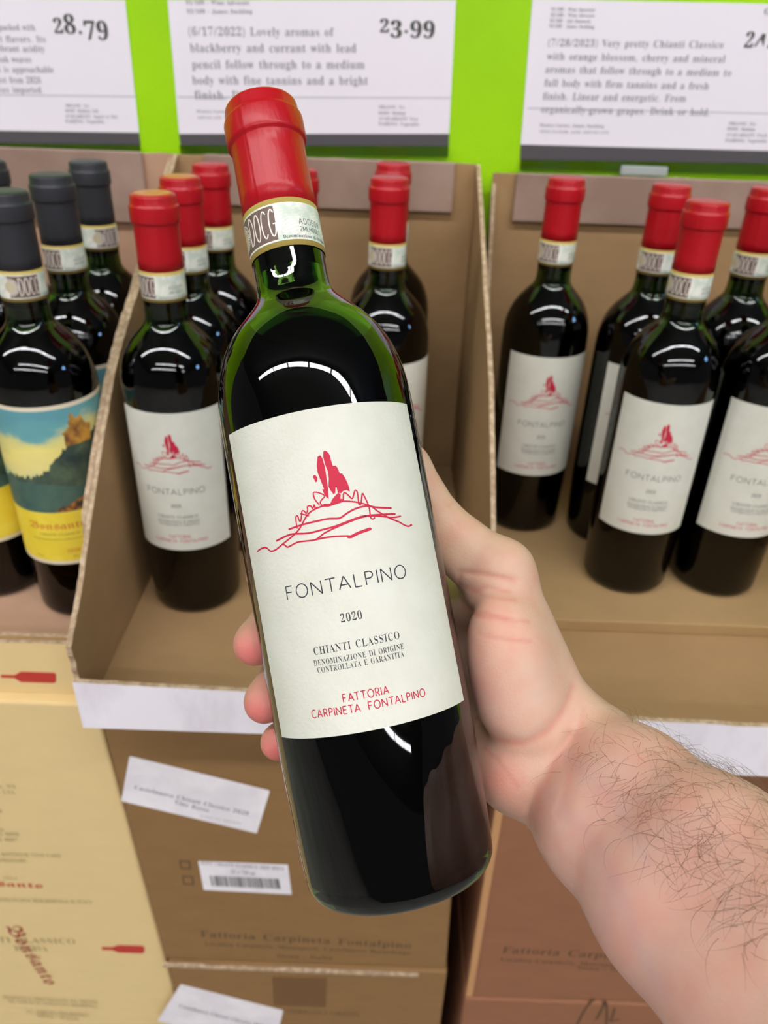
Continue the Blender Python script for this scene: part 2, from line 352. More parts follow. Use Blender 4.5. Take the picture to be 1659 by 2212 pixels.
p%4$F$&$F$*$K$,$M$/$M$6$M$v$L$~$G%$$G%($b%($b$z$f%$$l%)$s%*$x%)$|%(%$%%%($~%+$z%-$u%0$e%-$Q%+$M%($I%#$E${$C$w$A$r$A$l$B$g$E$c$I$c$7$c$/$f$+$l$*$l$& $l$I$p$I$s$K$u$O$x$d$u$w$s$z$q$|$m$}$i$|$e$y$c$t$c$Q$e$L$h$J
q%3$h$&$h$*$p$,$r$2$r$I$m$E$h$B$a$A$[$B$W$C$S$E$O$H$L$L$J$P$G$b$G$h$I$n$K$t$N$y$Q$}$V%$$Z%($a%)$g%*$m%)$s%%$x$}%(%*%*%*%*$2%+$,%1$*%1$& $i$I$o$K$r$P$r$u$q${$n%#$i%$$e%#$b$}$^$y$]$t$[$m$Z$d$[$Z$]$T$^$O$a$L$e$J
r$~$G$C$G$F$L$H$M$N$M$w$L$~$G%$$G%($b%($b$w$j%%$t%*$w%)$z%($|%&%#$z$}$t$w$q$q$s$n$w$k$y$e$u$c$k$c$N$e$H$l$F$l$C
s%#$c$A$T$D$R$E$P$D$N$C$M$A$J$A$J$X$N$X$O$S$Q$N$T$K$X$H$[$F$a$F$i$H$k$O$k$R$h$U$d$X$X$^$N$g$L$j$K$m$J$q$K$v$M${$P%#$T%&$Y%)$a%*$f%)$m%($n%&$p%&$s%*$v%*$v$q$s$q$l$|$i%#$f%$$c%$$Z$~$X$y$Z$s$b$o$k$k$u$c$w$_$x$Z$x$V$x$P$v$K$s$G$n$C$i$B
t$s$]$A$W$B$S$C$P$E$N$H$M$L$M$Q$M$}$G$}$G%%$U%4$^%?$b%?$b%($o%($o$}$b$}$b$S$c$M$g$K$j$L$l$N$n$R$q$P$m$H$f$C
u%5$^$A$X$B$S$C$P$F$N$K$M$P$L$V$L$w$K$}$E%$$E%($a%($a$R$c$L$h$J$l$K$p$M$s$P$s$w$q$~$k%$$k%(%+%(%+$Q%,$K%2$I%2$F%*$E$|$D$s$A$s$K$j$D
v%&$a$A$K$w$G$}$B%$$B%($f%($f%$$d%$$a%#$^$~$^$|$^${$j$[$t$x$u${$t$~$r%#$n%$$n%(%&%(%&%$$}$}$y$v$e$A
w%A$[$A$F$z$D$~$A%$$A%($a%($a%$$[%#$Z$|$Z$z$[$x$f$]$o$t$m$z$k%#$g%$$g%(%+%(%+%$%(%#%%$~%$$|%$${%%$y%-$a%6$x%7$|%6%#%1%$%1%(%C%(%C%$%?$~%<$y%&$A%#$A$r$l$a$A
x%*$D$C$D$F$H$H$L$J$O$N$]$_$L$z$I$}$G%#$D%$$D%($g%($g%$$d%$$b%#$a$}$c$y$j$n$r$x$t$}$r%#$m%$$m%(%(%(%(%$%#%#$|$|$x$x$m$j%#$J%&$G%*$F%*$C$d$C$d$F$i$G$j$I$h$O$a$Z$V$O$T$J$U$H$W$F$Z$F$[$F$[$C
y%%$M$&$E$*$C$,$B$/$B$2$D$8$J$;$P$9$R$4$R$3$R$2$T$/$Z$4$^$:$a$B$J$w$H$|$F$~$B%$$B%$$B%($e%($e%$$_%#$^$|$^$z$_$x$j$[$s$u$t$y$u$|$s%#$n%$$n%(%%%(%%%$$|$}$y$u$e$>$^$0$V$)
z%$$F$C$F$F$g$~$^$~$X$~$T$}$Q${$O$y$M$u$L$p$H$p$I%($|%($|%#$]$H$c$H$i$H$n$J$r$L$t$O$w$S$y$X$|$X${$C
0%5$k$B$c$B$[$D$U$H$Q$M$M$R$K$Y$H$u$H%#$I%,$K%4$M%;$Q%A$U%E$[%I$c%K$k%K$r%K$x%I$~%E%&%A%*%;%-%4%/%,%0%#%1$u%0$l%/$c%-$Y%*$R%&$L$~$H$x$D$r$B $k$J$o$L$r$O$t$U$w$u$t%8$r%>$o%A$k%C$f%A$c%>$a%8$]$u$a$U$c$O$f$L
1%5$P$C$P$J$[$J$b$L$d$S$d%=$Y%3$P%/$K%2$I%9$R%<$^%C$i%J$x%J$x$S$y$L%#$J%/$J%/$C
2%5$H$C$H$Q$]$g$j$v$q%&$r%4$r%9$q%=$o%?$m%A$k%C$h%C$d%B$_%@$]%=$[%9$Z%3$Y%,$U%,$Q%-$M%/$J%1$I%5$H%9$L%B$U%I$h%K$q%K$y%I%#%E%(%A%+%;%,%5%*%,%#$}$u$q$d$a$T$R$v$R$}$T%%$[%&$a%/$a%.$C
3%5$f$B$S$D$J$J$G$R$G$U$H$X$J$Z$R$]$S$W$T$S$W$O$Z$M$_$L$e$K$m$M$s$S$u$a$u$f$s$j$p$m$l$p$g$r$_$r$V$r$V${$a${$f${$k$}$n%$$p%)$r%.$r%3$o%?$m%A$j%C$g%C$d%C$a%B$_%@$Z%8$Y%.$T%/$P%0$L%1$J%3$H%6$H%:$I%?$K%C$O%F$U%I$^%K$h%K$p%K$x%I$~%F%(%A%+%<%,%5%+%0%)%+%%%%$|$~$x$z$r$x$}$u%+$m%-$j%.$f%/$a%,$Q%#$H$s$C
4%5$[$C$[$J$a$J$i$L$k$M$l$P$l$T$l$]$E$]$E$f$m%J%$%J%$$g%3$g%3$]%$$]%$$T%$$P%%$M%($L%0$J%1$J%1$C $N$g$l$g$l$~$l%0$m%=$k%9$h%3$e%.$b%*
5%5$f$B$T$D$K$J$H$R$I$U$J$W$K$Y$S$[$U$T$Y$M$d$K$l$M$r$T$t$c$t$i$r$n$p$r$l$t$h$v$b$v$X$v$Q$t$K$v$O%J%)%J%*%1$}%1$|%6$z%:$v%;$X%;$V$}$]%#$g%#$p$~$y$|%$$x%*$s%-$k%.$c%.$[%-$V%+$R$}$H$r$C
6%5$l$B$f$B$_$D$Y$G$T$J$P$O$M$V$K$^$J$h$I$q$K%+$R%<$V%@$Z%D$_%G$f%I$k%K$q%K%#%I%,%D%.%<%.%:%,%7%*%5%&%3$~%2$y%2$x%:$v%A$p%C$k%B$g%?$c%:$a%3$^%*$]${$e$~$q%$$x%#%#$}%)$y%-$s%0$l%0$d%0$Y%-$Q%)$K$}$F$v$C $m$K$p$K$s$M$u$P$w$T$x$Z$x$c$x$i$v$o$u$s$r$u$o$w$l$x$d$v$]$q$^$e$_$Z$b$S$e$N$i$K
7%5$Y$C%#%;$Z%;$V%;$S%8$R%4$Q%.$I%.$J%J%1%J%1%C$g$C
8%5$j$B$c$B$[$C$U$E$Q$H$M$K$K$N$I$S$G$W$G$[$H$c$I$h$L$l$[$u$N%$$L%)$K%.$J%3$M%?$O%B$S%E$W%H$]%J$d%K$k%K$t%K${%H%%%E%*%@%,%:%-%4%,%/%+%*%(%&$v$y$}$u%($q%,$m%/$h%0$d%1$]%0$U%-$N%($I$|$E$t$B $n$~$u%)$w%4$v%;$q%A$j%C$g%C$d%B$b%?$^%4$^%0$a%-$c%* $j$I$o$J$r$K$u$N$x$Q$y$U$y$Z$y$_$w$d$u$g$f$p$]$i$Y$[$Z$V$[$R$^$N$b$K$f$J
9%5$c$B$U$D$N$J$K$Q$M$V$R$X$X$N$[$L$_$K$d$J$n$N$t$[$w$s$o$m$d$j$[$k$T$m$O$q$K$w$I$}$H%+$H%1$I%7$K%<$N%@$R%D$V%G$[%I$b%K$h%K$o%K$u%I$z%G$~%C%&%>%+%8%-%1%/%(%/$y%-$d%%$Q$~$M$z$I$u$F$p$D$j$B $j$t$r$v$w$}$w%,$u%4$s%;$p%?$m%A$i%B$f%B$c%@$_%=$^%8$]%2$[%,$^$|$c$v
.$i$U$A$O$C$M$J$O$Q$U$S$[$Q$^$J$[$C
,$i$I$2$L$B$O$S$]$S$^$Q$X$A$Q$2
($m$]$.$V$6$Q$?$M$I$J$S$I$^$H$j$I$u$J%#$M%.$Q%8$V%A$]%J$i%J$d%A$^%8$Y%.$V%#$U$u$T$j$U$_$V$S$Y$I$^$@$c$6$i$.
)$m$G$.$M$6$R$@$U$I$X$S$Y$_$Z$j$Y$u$X%#$U%.$R%8$M%A$G%J$R%J$X%A$^%8$c%.$f%#$g$u$h$j$g$^$f$S$c$I$^$?$X$6$R$.
/$w$D$C$j%J$v%J$P$C
-$p$H$d$H$n$k$n$k$d
:$i$U$}$O%#$M%+$O%2$U%4$[%2$^%+$[%# $U$A$O$C$M$J$O$Q$U$S$[$Q$^$J$[$C''',
    'f': '''B%^$|$@$q$C$Z$N$W$O$U$O$R$O$Q$M$P$K$R$F$M$C$J$H$I$L$H$P$H$T$J$W$L$Z$X$_$h$e$l$h$p$k$s$p$u$u$w$z$w%%$u%2$m%;$j%=$f%>$b%?$W%=$Q%6$N%-$Q$~$X$w$g$s$f$n$]$p$U$s$O$w$L$}$I%)$H%0$I%6$J%;$L%@$O%D$R%G$V%J$Z%L$a%N$f%N$k%N$p%M$u%J$y%H$}%D%$%@%,%C%4%G%;%K%B%O%E%J%C%G%D%D%G%?%J%:%M%7%P%6%S%7%V%2%C%&%I%$%N$}%R$x%U$s%W$m%W$g%V$_%T$X%P$R%J$M%C$I%:$E%1$B%($A %+$|%5%&%;%*%@%-%>%2%:%8%6%>%3%@%(%;%*%5%+%0%,%* %5$K%=$N%B$U%D$a%B$l%:$t%0$w%)$u%$$l$z$g$t$d$h$^$p$Z${$S%($O%0$L
o%($b$@$Z$D$I$I$I$M$K$N$K$P$L$S$L$W$L$p$L$v$K${$q%.$s%+$r%*$t%$$x$y$}$r%$$g$|$Z$q$L$f$@ $j$M$n$R$q$_$p$e$n$j$k$p$d$~$]$|$]$R
n%2$T$@$P$E$J$H$J$L$L$M$N$P$N$S$N$q$N$u$M$x$K$z$I$x$F$z$T%.$W%,$V%+$W%*$[%&$^$~$_$y$_$x$r%.$v%.$|%)%&%%%&$}%$$|%#$z%#$w%#$U%#$Q%&$P%,$T%/$Q${$@$w$B$x$C$q$H$o$O$o$Q$o$T$o$W$o$Y$o$s$o$w$m$y$j${$_$q$_$S$_$P$b$M$d$L$d$H$]$E$X$@
s%%$[$@$Y$B$V$E$P$H$H$M$H$Q$N$U$Q$Y$R$]$R$a$P$e$M$h$G$q$I$u$N${$T%&$Z%,$_%.$b%-$h%*$l%($p%&$w%*$z%1$w%8$p%;$j%8$g%2$a%6$f%=$o%@$v%>$|%9$~%1$}%)$x$}$o$r$t$o$w$l$z$h$}$]$}$X$|$T$z$P$o$H$j$F$g$D$d$C$a$@ $^$h$k$u$f$v$a$x$Z$|$W$}$T${$S$x$X$q$[$l $i$K$o$N$r$U$p$]$j$c$f$f$c$d$V$U$]$P$c$M
a%)$Q$@$N$C$P$D$P$F$O$F$O$G$J$O$G$W$F$b$G$g$H$l$J$q$W%#$d%-$h%-$h%,$s%&$}%#$}${$z$y$y$t$y$V$y$S$z$Q$|$P%%$T%)$Q$u$@$r$B$s$D$n$G$j$J$i$O$i$Q $^$P$i$W$i$w$b$z$^$|$[$}$W$t$V$h$X$W$Z$S$]$P
t$p$[$@$X$B$Z$D$J$J$J$N$L$O$M$R$M$U$M$z$G$z$G$~$T%/$Z%=$a%=$_%4$^%)$o%)$o$z$^$z$^$T$h$P$m$S$p$P''',
}

# printed lines and outlines on signs and cartons: sheet, font, text, x0, z0, x1, z1, cap height (mm), ink
PRINTS = [
    ['C', 's', '91/100 - Wine Advocate', -187.5, 1433.8, -132.1, 1435.3, 3.4, 'g', 'F'],
    ['C', 's', '93/100 - James Suckling', -187.3, 1427.3, -130.0, 1429.0, 3.4, 'g', 'F'],
    ['C', 's', '(6/17/2022) Lovely aromas of', -187.8, 1410.9, -59.2, 1414.2, 6.9, 't', 'F'],
    ['C', 's', 'blackberry and currant with lead', -187.4, 1398.4, -38.6, 1402.5, 7.1, 't', 'F'],
    ['C', 's', 'pencil follow through to a medium', -187.0, 1385.5, -30.9, 1390.1, 7.2, 't', 'F'],
    ['C', 's', 'body with fine tannins and a bright', -187.8, 1373.1, -27.8, 1377.5, 7.3, 't', 'F'],
    ['C', 's', 'finish. Drink', -186.9, 1361.2, -125.4, 1362.6, 7.5, 't', 'F'],
    ['C', 's', 'Monica Larner, James Suckling', -186.7, 1350.2, -123.9, 1351.7, 2.3, 'g', 'F'],
    ['C', 's', 'ADVOCATE AND SUCKLING', -186.3, 1345.2, -128.4, 1346.6, 1.9, 'g', 'F'],
    ['C', 's', 'ORGANIC: Yes', -17.6, 1358.7, 6.3, 1359.3, 2.6, 'g', 'F'],
    ['C', 's', 'BODY: Medium', -17.5, 1353.8, 7.3, 1354.4, 2.7, 'g', 'F'],
    ['C', 's', 'AVAILABILITY: Year', -17.4, 1349.2, 19.1, 1349.9, 2.7, 'g', 'F'],
    ['C', 's', 'PAIRING: Vegetable', -17.3, 1344.8, 20.2, 1345.5, 2.7, 'g', 'F'],
    ['C', 'S', '23.99', -18.3, 1418.1, 30.6, 1418.9, 11.7, 'd', 'F'],
    ['C', 'poly', 'rule', [[-202.5, 1362.8], [48.2, 1369.6], [48.3, 1368.6], [-202.6, 1361.8]], 'r'],
    ['C', 'poly', 'band', [[-204.5, 1331.8], [48.7, 1339.6], [49.0, 1329.4], [-204.3, 1322.4]], 'b'],
    ['C', 'poly', 'paper', [[-203.3, 1436.7], [47.1, 1443.8], [48.7, 1339.6], [-204.5, 1331.8]], 'w'],
    ['C', 'poly', 'pocket', [[-204.3, 1322.4], [49.0, 1329.4], [49.2, 1320.3], [-203.9, 1313.2]], 'w'],
    ['L', 's', 'packed with', -355.8, 1410.1, -323.4, 1410.7, 5.2, 't', 'F'],
    ['L', 's', 'violet flavors. Its', -372.0, 1400.8, -315.6, 1402.1, 5.3, 't', 'F'],
    ['L', 's', 'vibrant acidity', -362.7, 1393.7, -317.9, 1394.6, 5.4, 't', 'F'],
    ['L', 's', 'oak weaves', -361.8, 1385.4, -331.8, 1385.9, 5.4, 't', 'F'],
    ['L', 's', 'tannins is approachable', -382.7, 1376.8, -313.1, 1378.5, 5.5, 't', 'F'],
    ['L', 's', 'best from 2026', -368.8, 1368.8, -326.3, 1369.7, 5.6, 't', 'F'],
    ['L', 's', 'glasses imported.', -377.7, 1360.7, -325.7, 1361.9, 5.6, 't', 'F'],
    ['L', 's', 'ORGANIC: Yes', -307.7, 1351.1, -285.7, 1351.4, 2.7, 'g', 'F'],
    ['L', 's', 'BODY: Medium, Full', -308.4, 1346.9, -277.8, 1347.4, 2.7, 'g', 'F'],
    ['L', 's', 'AVAILABILITY: August or May', -309.3, 1342.2, -260.3, 1343.3, 2.7, 'g', 'F'],
    ['L', 's', 'PAIRING: Vegetable', -310.1, 1338.0, -273.5, 1338.7, 2.7, 'g', 'F'],
    ['L', 'S', '28.79', -306.9, 1409.1, -258.3, 1409.4, 13.2, 'd', 'F'],
    ['L', 'poly', 'rule', [[-401.0, 1358.8], [-241.3, 1362.0], [-241.5, 1361.0], [-401.2, 1357.9]], 'r'],
    ['L', 'poly', 'band', [[-408.6, 1328.7], [-242.4, 1331.6], [-242.5, 1321.6], [-411.2, 1318.3]], 'b'],
    ['L', 'poly', 'paper', [[-382.3, 1432.9], [-240.5, 1435.6], [-242.4, 1331.6], [-408.6, 1328.7]], 'w'],
    ['L', 'poly', 'pocket', [[-411.2, 1318.3], [-242.5, 1321.6], [-242.8, 1312.8], [-413.6, 1309.1]], 'w'],
    ['R', 's', '91/100 - Wine Spectator', 130.0, 1438.3, 168.1, 1438.9, 2.7, 'g', 'F'],
    ['R', 's', '92/100 - Wine Advocate', 130.2, 1434.2, 168.4, 1434.8, 2.7, 'g', 'F'],
    ['R', 's', '92/100 - Jeb Dunnuck', 129.9, 1430.0, 165.5, 1430.5, 2.7, 'g', 'F'],
    ['R', 's', '94/100 - James Suckling', 130.1, 1426.0, 169.4, 1426.5, 2.7, 'g', 'F'],
    ['R', 's', '(7/28/2023) Very pretty Chianti Classico', 130.6, 1412.2, 285.4, 1415.1, 5.9, 't', 'F'],
    ['R', 's', 'with orange blossom, cherry and mineral', 131.4, 1401.8, 289.8, 1404.3, 6.0, 't', 'F'],
    ['R', 's', 'aromas that follow through to a medium to', 131.1, 1391.7, 297.9, 1393.9, 6.1, 't', 'F'],
    ['R', 's', 'full body with firm tannins and a fresh', 131.8, 1381.1, 280.5, 1382.8, 6.2, 't', 'F'],
    ['R', 's', 'finish. Linear and energetic. From', 131.9, 1370.4, 262.3, 1372.5, 6.3, 't', 'F'],
    ['R', 's', 'organically-grown grapes. Drink or hold.', 131.7, 1359.9, 286.9, 1361.9, 6.4, 't', 'F'],
    ['R', 's', 'Monica Larner, James Suckling', 131.9, 1348.4, 191.6, 1349.1, 2.7, 'g', 'F'],
    ['R', 's', 'SPECTATOR AND ADVOCATE', 132.6, 1343.4, 197.2, 1344.4, 1.9, 'g', 'F'],
    ['R', 's', 'ORGANIC: Yes', 305.7, 1355.1, 330.9, 1355.3, 2.7, 'g', 'F'],
    ['R', 's', 'BODY: Medium', 305.6, 1350.6, 331.3, 1350.8, 2.7, 'g', 'F'],
    ['R', 's', 'AVAILABILITY: Fresh', 306.0, 1345.6, 344.2, 1346.2, 2.7, 'g', 'F'],
    ['R', 's', 'PAIRING: Vegetable', 306.3, 1340.9, 345.1, 1341.4, 2.7, 'g', 'F'],
    ['R', 'S', '24.99', 303.0, 1416.0, 350.0, 1416.5, 13.7, 'd', 'F'],
    ['R', 's', 'o', 313.5, 1441.0, 319.9, 1441.0, 7.3, 't', 'F'],
    ['R', 'poly', 'rule', [[119.3, 1363.4], [375.9, 1366.1], [376.2, 1365.2], [119.4, 1362.5]], 'r'],
    ['R', 'poly', 'band', [[116.6, 1332.7], [385.7, 1334.7], [388.9, 1324.5], [117.7, 1320.0]], 'b'],
    ['R', 'poly', 'paper', [[112.9, 1446.4], [349.9, 1449.1], [385.7, 1334.7], [116.6, 1332.7]], 'w'],
    ['R', 'poly', 'pocket', [[117.7, 1320.0], [388.9, 1324.5], [391.9, 1314.9], [117.9, 1311.1]], 'w'],
    ['K', 's', 'Fattoria Carpineta Fontalpino', -160.4, 679.7, 40.0, 671.6, 10.8, 'k', 'F'],
    ['K', 's', 'Localita Carpineta, Montaperti, Castelnuovo Berardenga', -157.5, 665.2, 39.6, 661.4, 6.3, 'k', 'F'],
    ['K', 's', 'Siena - Italia', -89.5, 648.7, -35.2, 648.0, 6.4, 'k', 'F'],
    ['K', 'poly', 'sticker', [[-192.8, 925.0], [-84.4, 889.9], [-97.9, 835.6], [-207.2, 871.2]], 'w'],
    ['K', 'poly', 'barsticker', [[-151.4, 795.0], [-73.2, 794.1], [-71.3, 751.3], [-150.3, 753.7]], 'w'],
    ['K1', 's', 'Castelnuovo Chianti Classico 2020', -194.6, 887.1, -103.8, 858.6, 5.2, 'g', 'F'],
    ['K1', 's', 'Vino Rosso', -163.8, 870.6, -136.6, 861.0, 5.2, 'g', 'F'],
    ['K1', 's', 'Lotto 12 bottiglie', -143.7, 854.8, -110.0, 846.5, 3.6, 'r', 'F'],
    ['K2', 's', 'FONT CHIANTI CLASSICO 2020 DOCG', -149.3, 790.7, -76.6, 786.2, 5.2, 'g', 'F'],
    ['K2', 's', '12 x 750 ml', -124.1, 780.3, -102.7, 778.1, 5.3, 'g', 'F'],
    ['K2', 'poly', 'bars', [[-142.9, 775.2], [-80.4, 774.0], [-79.3, 759.2], [-142.2, 760.4]], 'd'],
    ['K', 'poly', 'box', [[-168.0, 794.8], [-158.3, 794.7], [-158.7, 782.9], [-168.0, 783.0]], 'k'],
    ['K', 'poly', 'box', [[-167.8, 773.1], [-158.0, 773.0], [-158.4, 760.1], [-168.0, 760.2]], 'k'],
    ['J', 'poly', 'tape', [[-94.4, 619.5], [-40.6, 621.2], [-42.5, 565.6], [-95.0, 565.8]], 'tape'],
    ['J', 's', 'CONTROLLATA E GARANTITA', -85.6, 551.9, -7.8, 550.6, 8.2, 'k', 'F'],
    ['J', 'poly', 'sticker', [[-186.8, 600.2], [-85.9, 556.4], [-100.1, 472.0], [-218.9, 527.4]], 'w'],
    ['J1', 's', 'Castelnuovo Chianti Classico 2020', -193.7, 556.8, -107.7, 519.7, 7.4, 'g', 'F'],
    ['Y', 's', 'Brooklyn, NY', -329.2, 875.3, -294.1, 875.9, 5.1, 'y', 'F'],
    ['Y', 's', '11201 USA', -323.3, 868.2, -296.9, 868.6, 5.2, 'y', 'F'],
    ['Y', 's', 'Italia', -332.6, 844.4, -312.6, 844.7, 6.0, 'y', 'F'],
    ['Y', 's', 'Firenze', -335.6, 819.9, -316.5, 820.2, 5.0, 'y', 'F'],
    ['Y', 's', 'Tel 055 8059', -337.9, 813.5, -305.1, 814.0, 5.0, 'y', 'F'],
    ['Y', 's', 'Fax 055 8067', -340.6, 805.8, -307.6, 806.3, 5.1, 'y', 'F'],
    ['Y', 's', 'CONTIENE BOTTIGLIE VINO CARD', -352.5, 784.9, -274.3, 786.3, 5.3, 'y', 'F'],
    ['Y', 's', 'FRAGILE MANEGGIARE', -357.0, 776.4, -306.4, 777.3, 5.3, 'y', 'F'],
    ['Y', 's', 'VILLA', -332.8, 751.4, -320.2, 751.6, 4.8, 'y', 'F'],
    ['Y', 's', 'IMBOTTIGLIATO ALL ORIGINE DA CASTELNUOVO BERARDENGA SI ITALY', -434.0, 715.4, -257.8, 718.5, 5.8, 'y', 'F'],
    ['Y', 's', 'RISERVA', -347.7, 635.8, -315.1, 636.4, 9.8, 'y', 'F'],
    ['Y', 's', 'CHIANTI CLASSICO', -397.9, 649.0, -284.7, 651.1, 9.2, 'y', 'F'],
    ['Y', 'f', 'Bonsanto', -375.6, 741.6, -298.7, 739.7, 13.3, 'red', 'F'],
    ['Y', 'f', 'Bonsanto', -348.6, 677.6, -329.2, 574.0, 24.4, 'rb', 'F'],
    ['Y', 's', 'PRODOTTO E IMBOTTIGLIATO ALL ORIGINE', -379.4, 544.9, -281.4, 541.2, 6.5, 'y', 'F'],
    ['Y', 's', 'NEL COMUNE DI CASTELNUOVO BERARDENGA', -376.4, 536.9, -283.7, 532.7, 6.5, 'y', 'F'],
    ['Y', 's', 'S.C. AGRICOLA BERARDENGA', -360.8, 518.3, -296.6, 514.0, 6.7, 'y', 'F'],
    ['Y', 's', 'SIENA - ITALIA', -351.8, 509.5, -308.0, 505.7, 6.7, 'y', 'F'],
    ['Y', 'poly', 'icon', [[-260.5, 647.4], [-250.6, 647.4], [-243.7, 651.5], [-220.2, 651.7], [-218.7, 649.3], [-219.8, 641.2], [-221.9, 638.8], [-245.6, 638.6], [-251.3, 642.6], [-261.3, 642.5]], 'red'],
    ['T', 'poly', 'icon', [[-285.1, 991.8], [-275.0, 991.9], [-269.2, 995.7], [-244.1, 995.8], [-243.0, 994.4], [-244.4, 986.8], [-246.1, 985.4], [-271.5, 985.2], [-275.6, 989.0], [-285.8, 989.0]], 'red'],
    ['O', 's', 'Fattoria Carpineta Fontalpino', 124.8, 678.7, 335.2, 671.2, 11.6, 'k', 'F'],
    ['O', 's', 'Localita Carpineta, Montaperti, Castelnuovo Berardenga', 125.0, 664.6, 338.4, 658.6, 6.3, 'k', 'F'],
    ['O', 's', 'Siena - Italia', 199.4, 654.8, 252.9, 654.0, 6.4, 'k', 'F'],
    ['P', 'stroke', 'hand', [[215.2, 555.3], [217.2, 578.2], [220.7, 596.1], [224.7, 605.1]], 'k'],
    ['P', 'stroke', 'hand', [[232.9, 568.4], [235.0, 588.3], [236.2, 602.4], [241.6, 579.8], [245.2, 554.5]], 'k'],
    ['P', 'stroke', 'hand', [[247.5, 590.8], [248.0, 573.0], [247.5, 565.7], [255.3, 569.0]], 'k'],
]

# the red drawing on the label, in millimetres round and up the bottle
LOGO = {'fills': [[[0.5, 159.12], [-0.19, 158.79], [-1.03, 155.56], [-1.14, 153.63], [-0.65, 150.87], [-0.18, 148.65], [0.05, 147.36], [-0.59, 147.38], [-0.31, 146.01], [0.16, 144.68], [1.02, 143.63], [1.2, 145.19], [1.44, 147.28], [1.59, 151.15], [1.7, 155.05], [1.42, 157.95], [1.02, 159.02]], [[2.7, 160.5], [2.12, 160.25], [1.76, 158.25], [1.93, 155.72], [2.41, 153.14], [2.31, 150.67], [1.7, 147.94], [2.1, 146.62], [3.0, 144.86], [3.64, 145.45], [4.06, 147.33], [4.4, 147.27], [4.49, 145.3], [5.47, 144.85], [6.49, 145.59], [7.57, 145.66], [8.69, 144.94], [8.7, 146.36], [8.4, 148.19], [7.86, 150.06], [7.18, 151.6], [6.39, 151.73], [5.91, 153.95], [5.35, 154.75], [4.48, 154.8], [4.19, 157.1], [4.14, 158.71], [3.43, 160.08]], [[-2.62, 152.74], [-2.08, 152.74], [-1.49, 151.74], [-1.71, 150.54], [-2.39, 150.14], [-2.71, 151.27], [-2.97, 152.21]], [[-2.3, 141.9], [-1.17, 142.28], [1.26, 142.07], [2.21, 143.41], [3.45, 144.42], [4.66, 145.27], [5.39, 144.43], [4.97, 143.09], [6.13, 142.71], [5.97, 141.85], [3.97, 141.5], [0.37, 141.03], [-1.68, 141.42]]], 'strokes': [[0.52, [[-32.32, 131.15], [-29.17, 131.8], [-26.6, 131.65], [-24.85, 130.14], [-22.34, 130.15], [-18.56, 131.64], [-13.5, 133.9], [-10.77, 135.86], [-7.87, 139.18], [-5.37, 140.8], [-1.64, 141.66], [1.19, 141.66], [4.06, 142.01], [6.52, 141.93], [10.28, 140.95], [13.68, 139.53], [15.72, 138.34], [17.33, 136.69], [19.4, 135.15], [21.94, 133.38], [25.14, 131.91], [27.62, 130.37], [29.5, 129.81], [31.22, 130.2]]], [0.6, [[-15.05, 136.16], [-9.84, 136.73], [-5.38, 136.92], [-0.37, 137.01], [3.4, 136.48], [6.07, 137.59], [9.12, 138.66], [12.1, 139.06], [14.68, 138.85], [17.21, 138.03], [22.99, 137.05]]], [0.6, [[-21.15, 133.18], [-15.88, 134.18], [-13.05, 134.17], [-8.23, 133.42], [-3.11, 133.66], [1.54, 134.0], [6.27, 134.9], [10.72, 135.66], [14.04, 135.63], [17.46, 135.41], [24.24, 134.81]]], [0.52, [[-19.02, 131.55], [-17.82, 131.04], [-16.73, 130.17], [-12.87, 131.12], [-8.72, 130.86], [-5.79, 130.83], [-2.65, 132.34], [1.44, 133.49], [6.21, 134.56], [10.66, 135.39], [14.37, 135.44], [18.87, 134.57], [22.87, 133.7], [26.54, 133.76]]], [0.56, [[-6.17, 130.73], [-2.93, 130.81], [1.25, 130.54], [5.34, 129.89]]], [0.96, [[5.13, 129.71], [6.33, 129.5], [8.97, 130.3], [13.5, 131.02]]], [0.72, [[30.68, 130.25], [31.06, 130.03]]], [0.44, [[-11.92, 135.9], [-11.85, 138.2], [-11.59, 139.92], [-10.9, 140.07], [-10.64, 138.49], [-10.15, 138.04], [-9.36, 140.18], [-8.93, 141.45], [-8.07, 141.06], [-7.68, 140.2], [-6.89, 141.46], [-6.8, 142.51], [-5.59, 142.55], [-5.07, 141.45], [-4.29, 142.71], [-4.2, 141.28], [-3.59, 141.69]]], [0.44, [[-2.57, 142.38], [-3.52, 143.98], [-3.85, 145.11], [-3.81, 146.87], [-2.16, 146.54], [-0.14, 145.02], [-1.4, 143.92], [-2.1, 142.99], [-1.74, 142.04]]], [0.44, [[-9.66, 140.6], [-6.92, 139.34]]], [0.48, [[5.9, 142.4], [6.25, 144.29], [6.89, 144.89], [8.07, 143.55], [9.1, 142.39], [10.5, 145.01], [11.22, 144.36], [11.08, 141.36], [11.03, 140.12], [11.77, 140.18], [12.91, 143.57], [13.5, 142.41], [14.46, 138.7], [14.29, 134.99], [15.09, 134.26], [15.8, 134.58]]], [0.4, [[3.6, 143.33], [4.35, 143.56], [5.01, 142.37]]]]}
FONT = {}
for _k, _t in GLYPHS.items():
    FONT[_k] = {}
    for _line in _t.split('\n'):
        d = _dec(_line[1:3])[0] / 200
        loops = []
        for part in _line[3:].split(' '):
            if part:
                q = _dec(part)
                loops.append([(q[i] / 200, q[i + 1] / 200) for i in range(0, len(q), 2)])
        FONT[_k][_line[0]] = (d, loops)
CAPH = {'s': 0.68, 'f': 0.70}
CAPH['s'] = max(y for lp in FONT['s']['H'][1] for x, y in lp)
_tri = {}

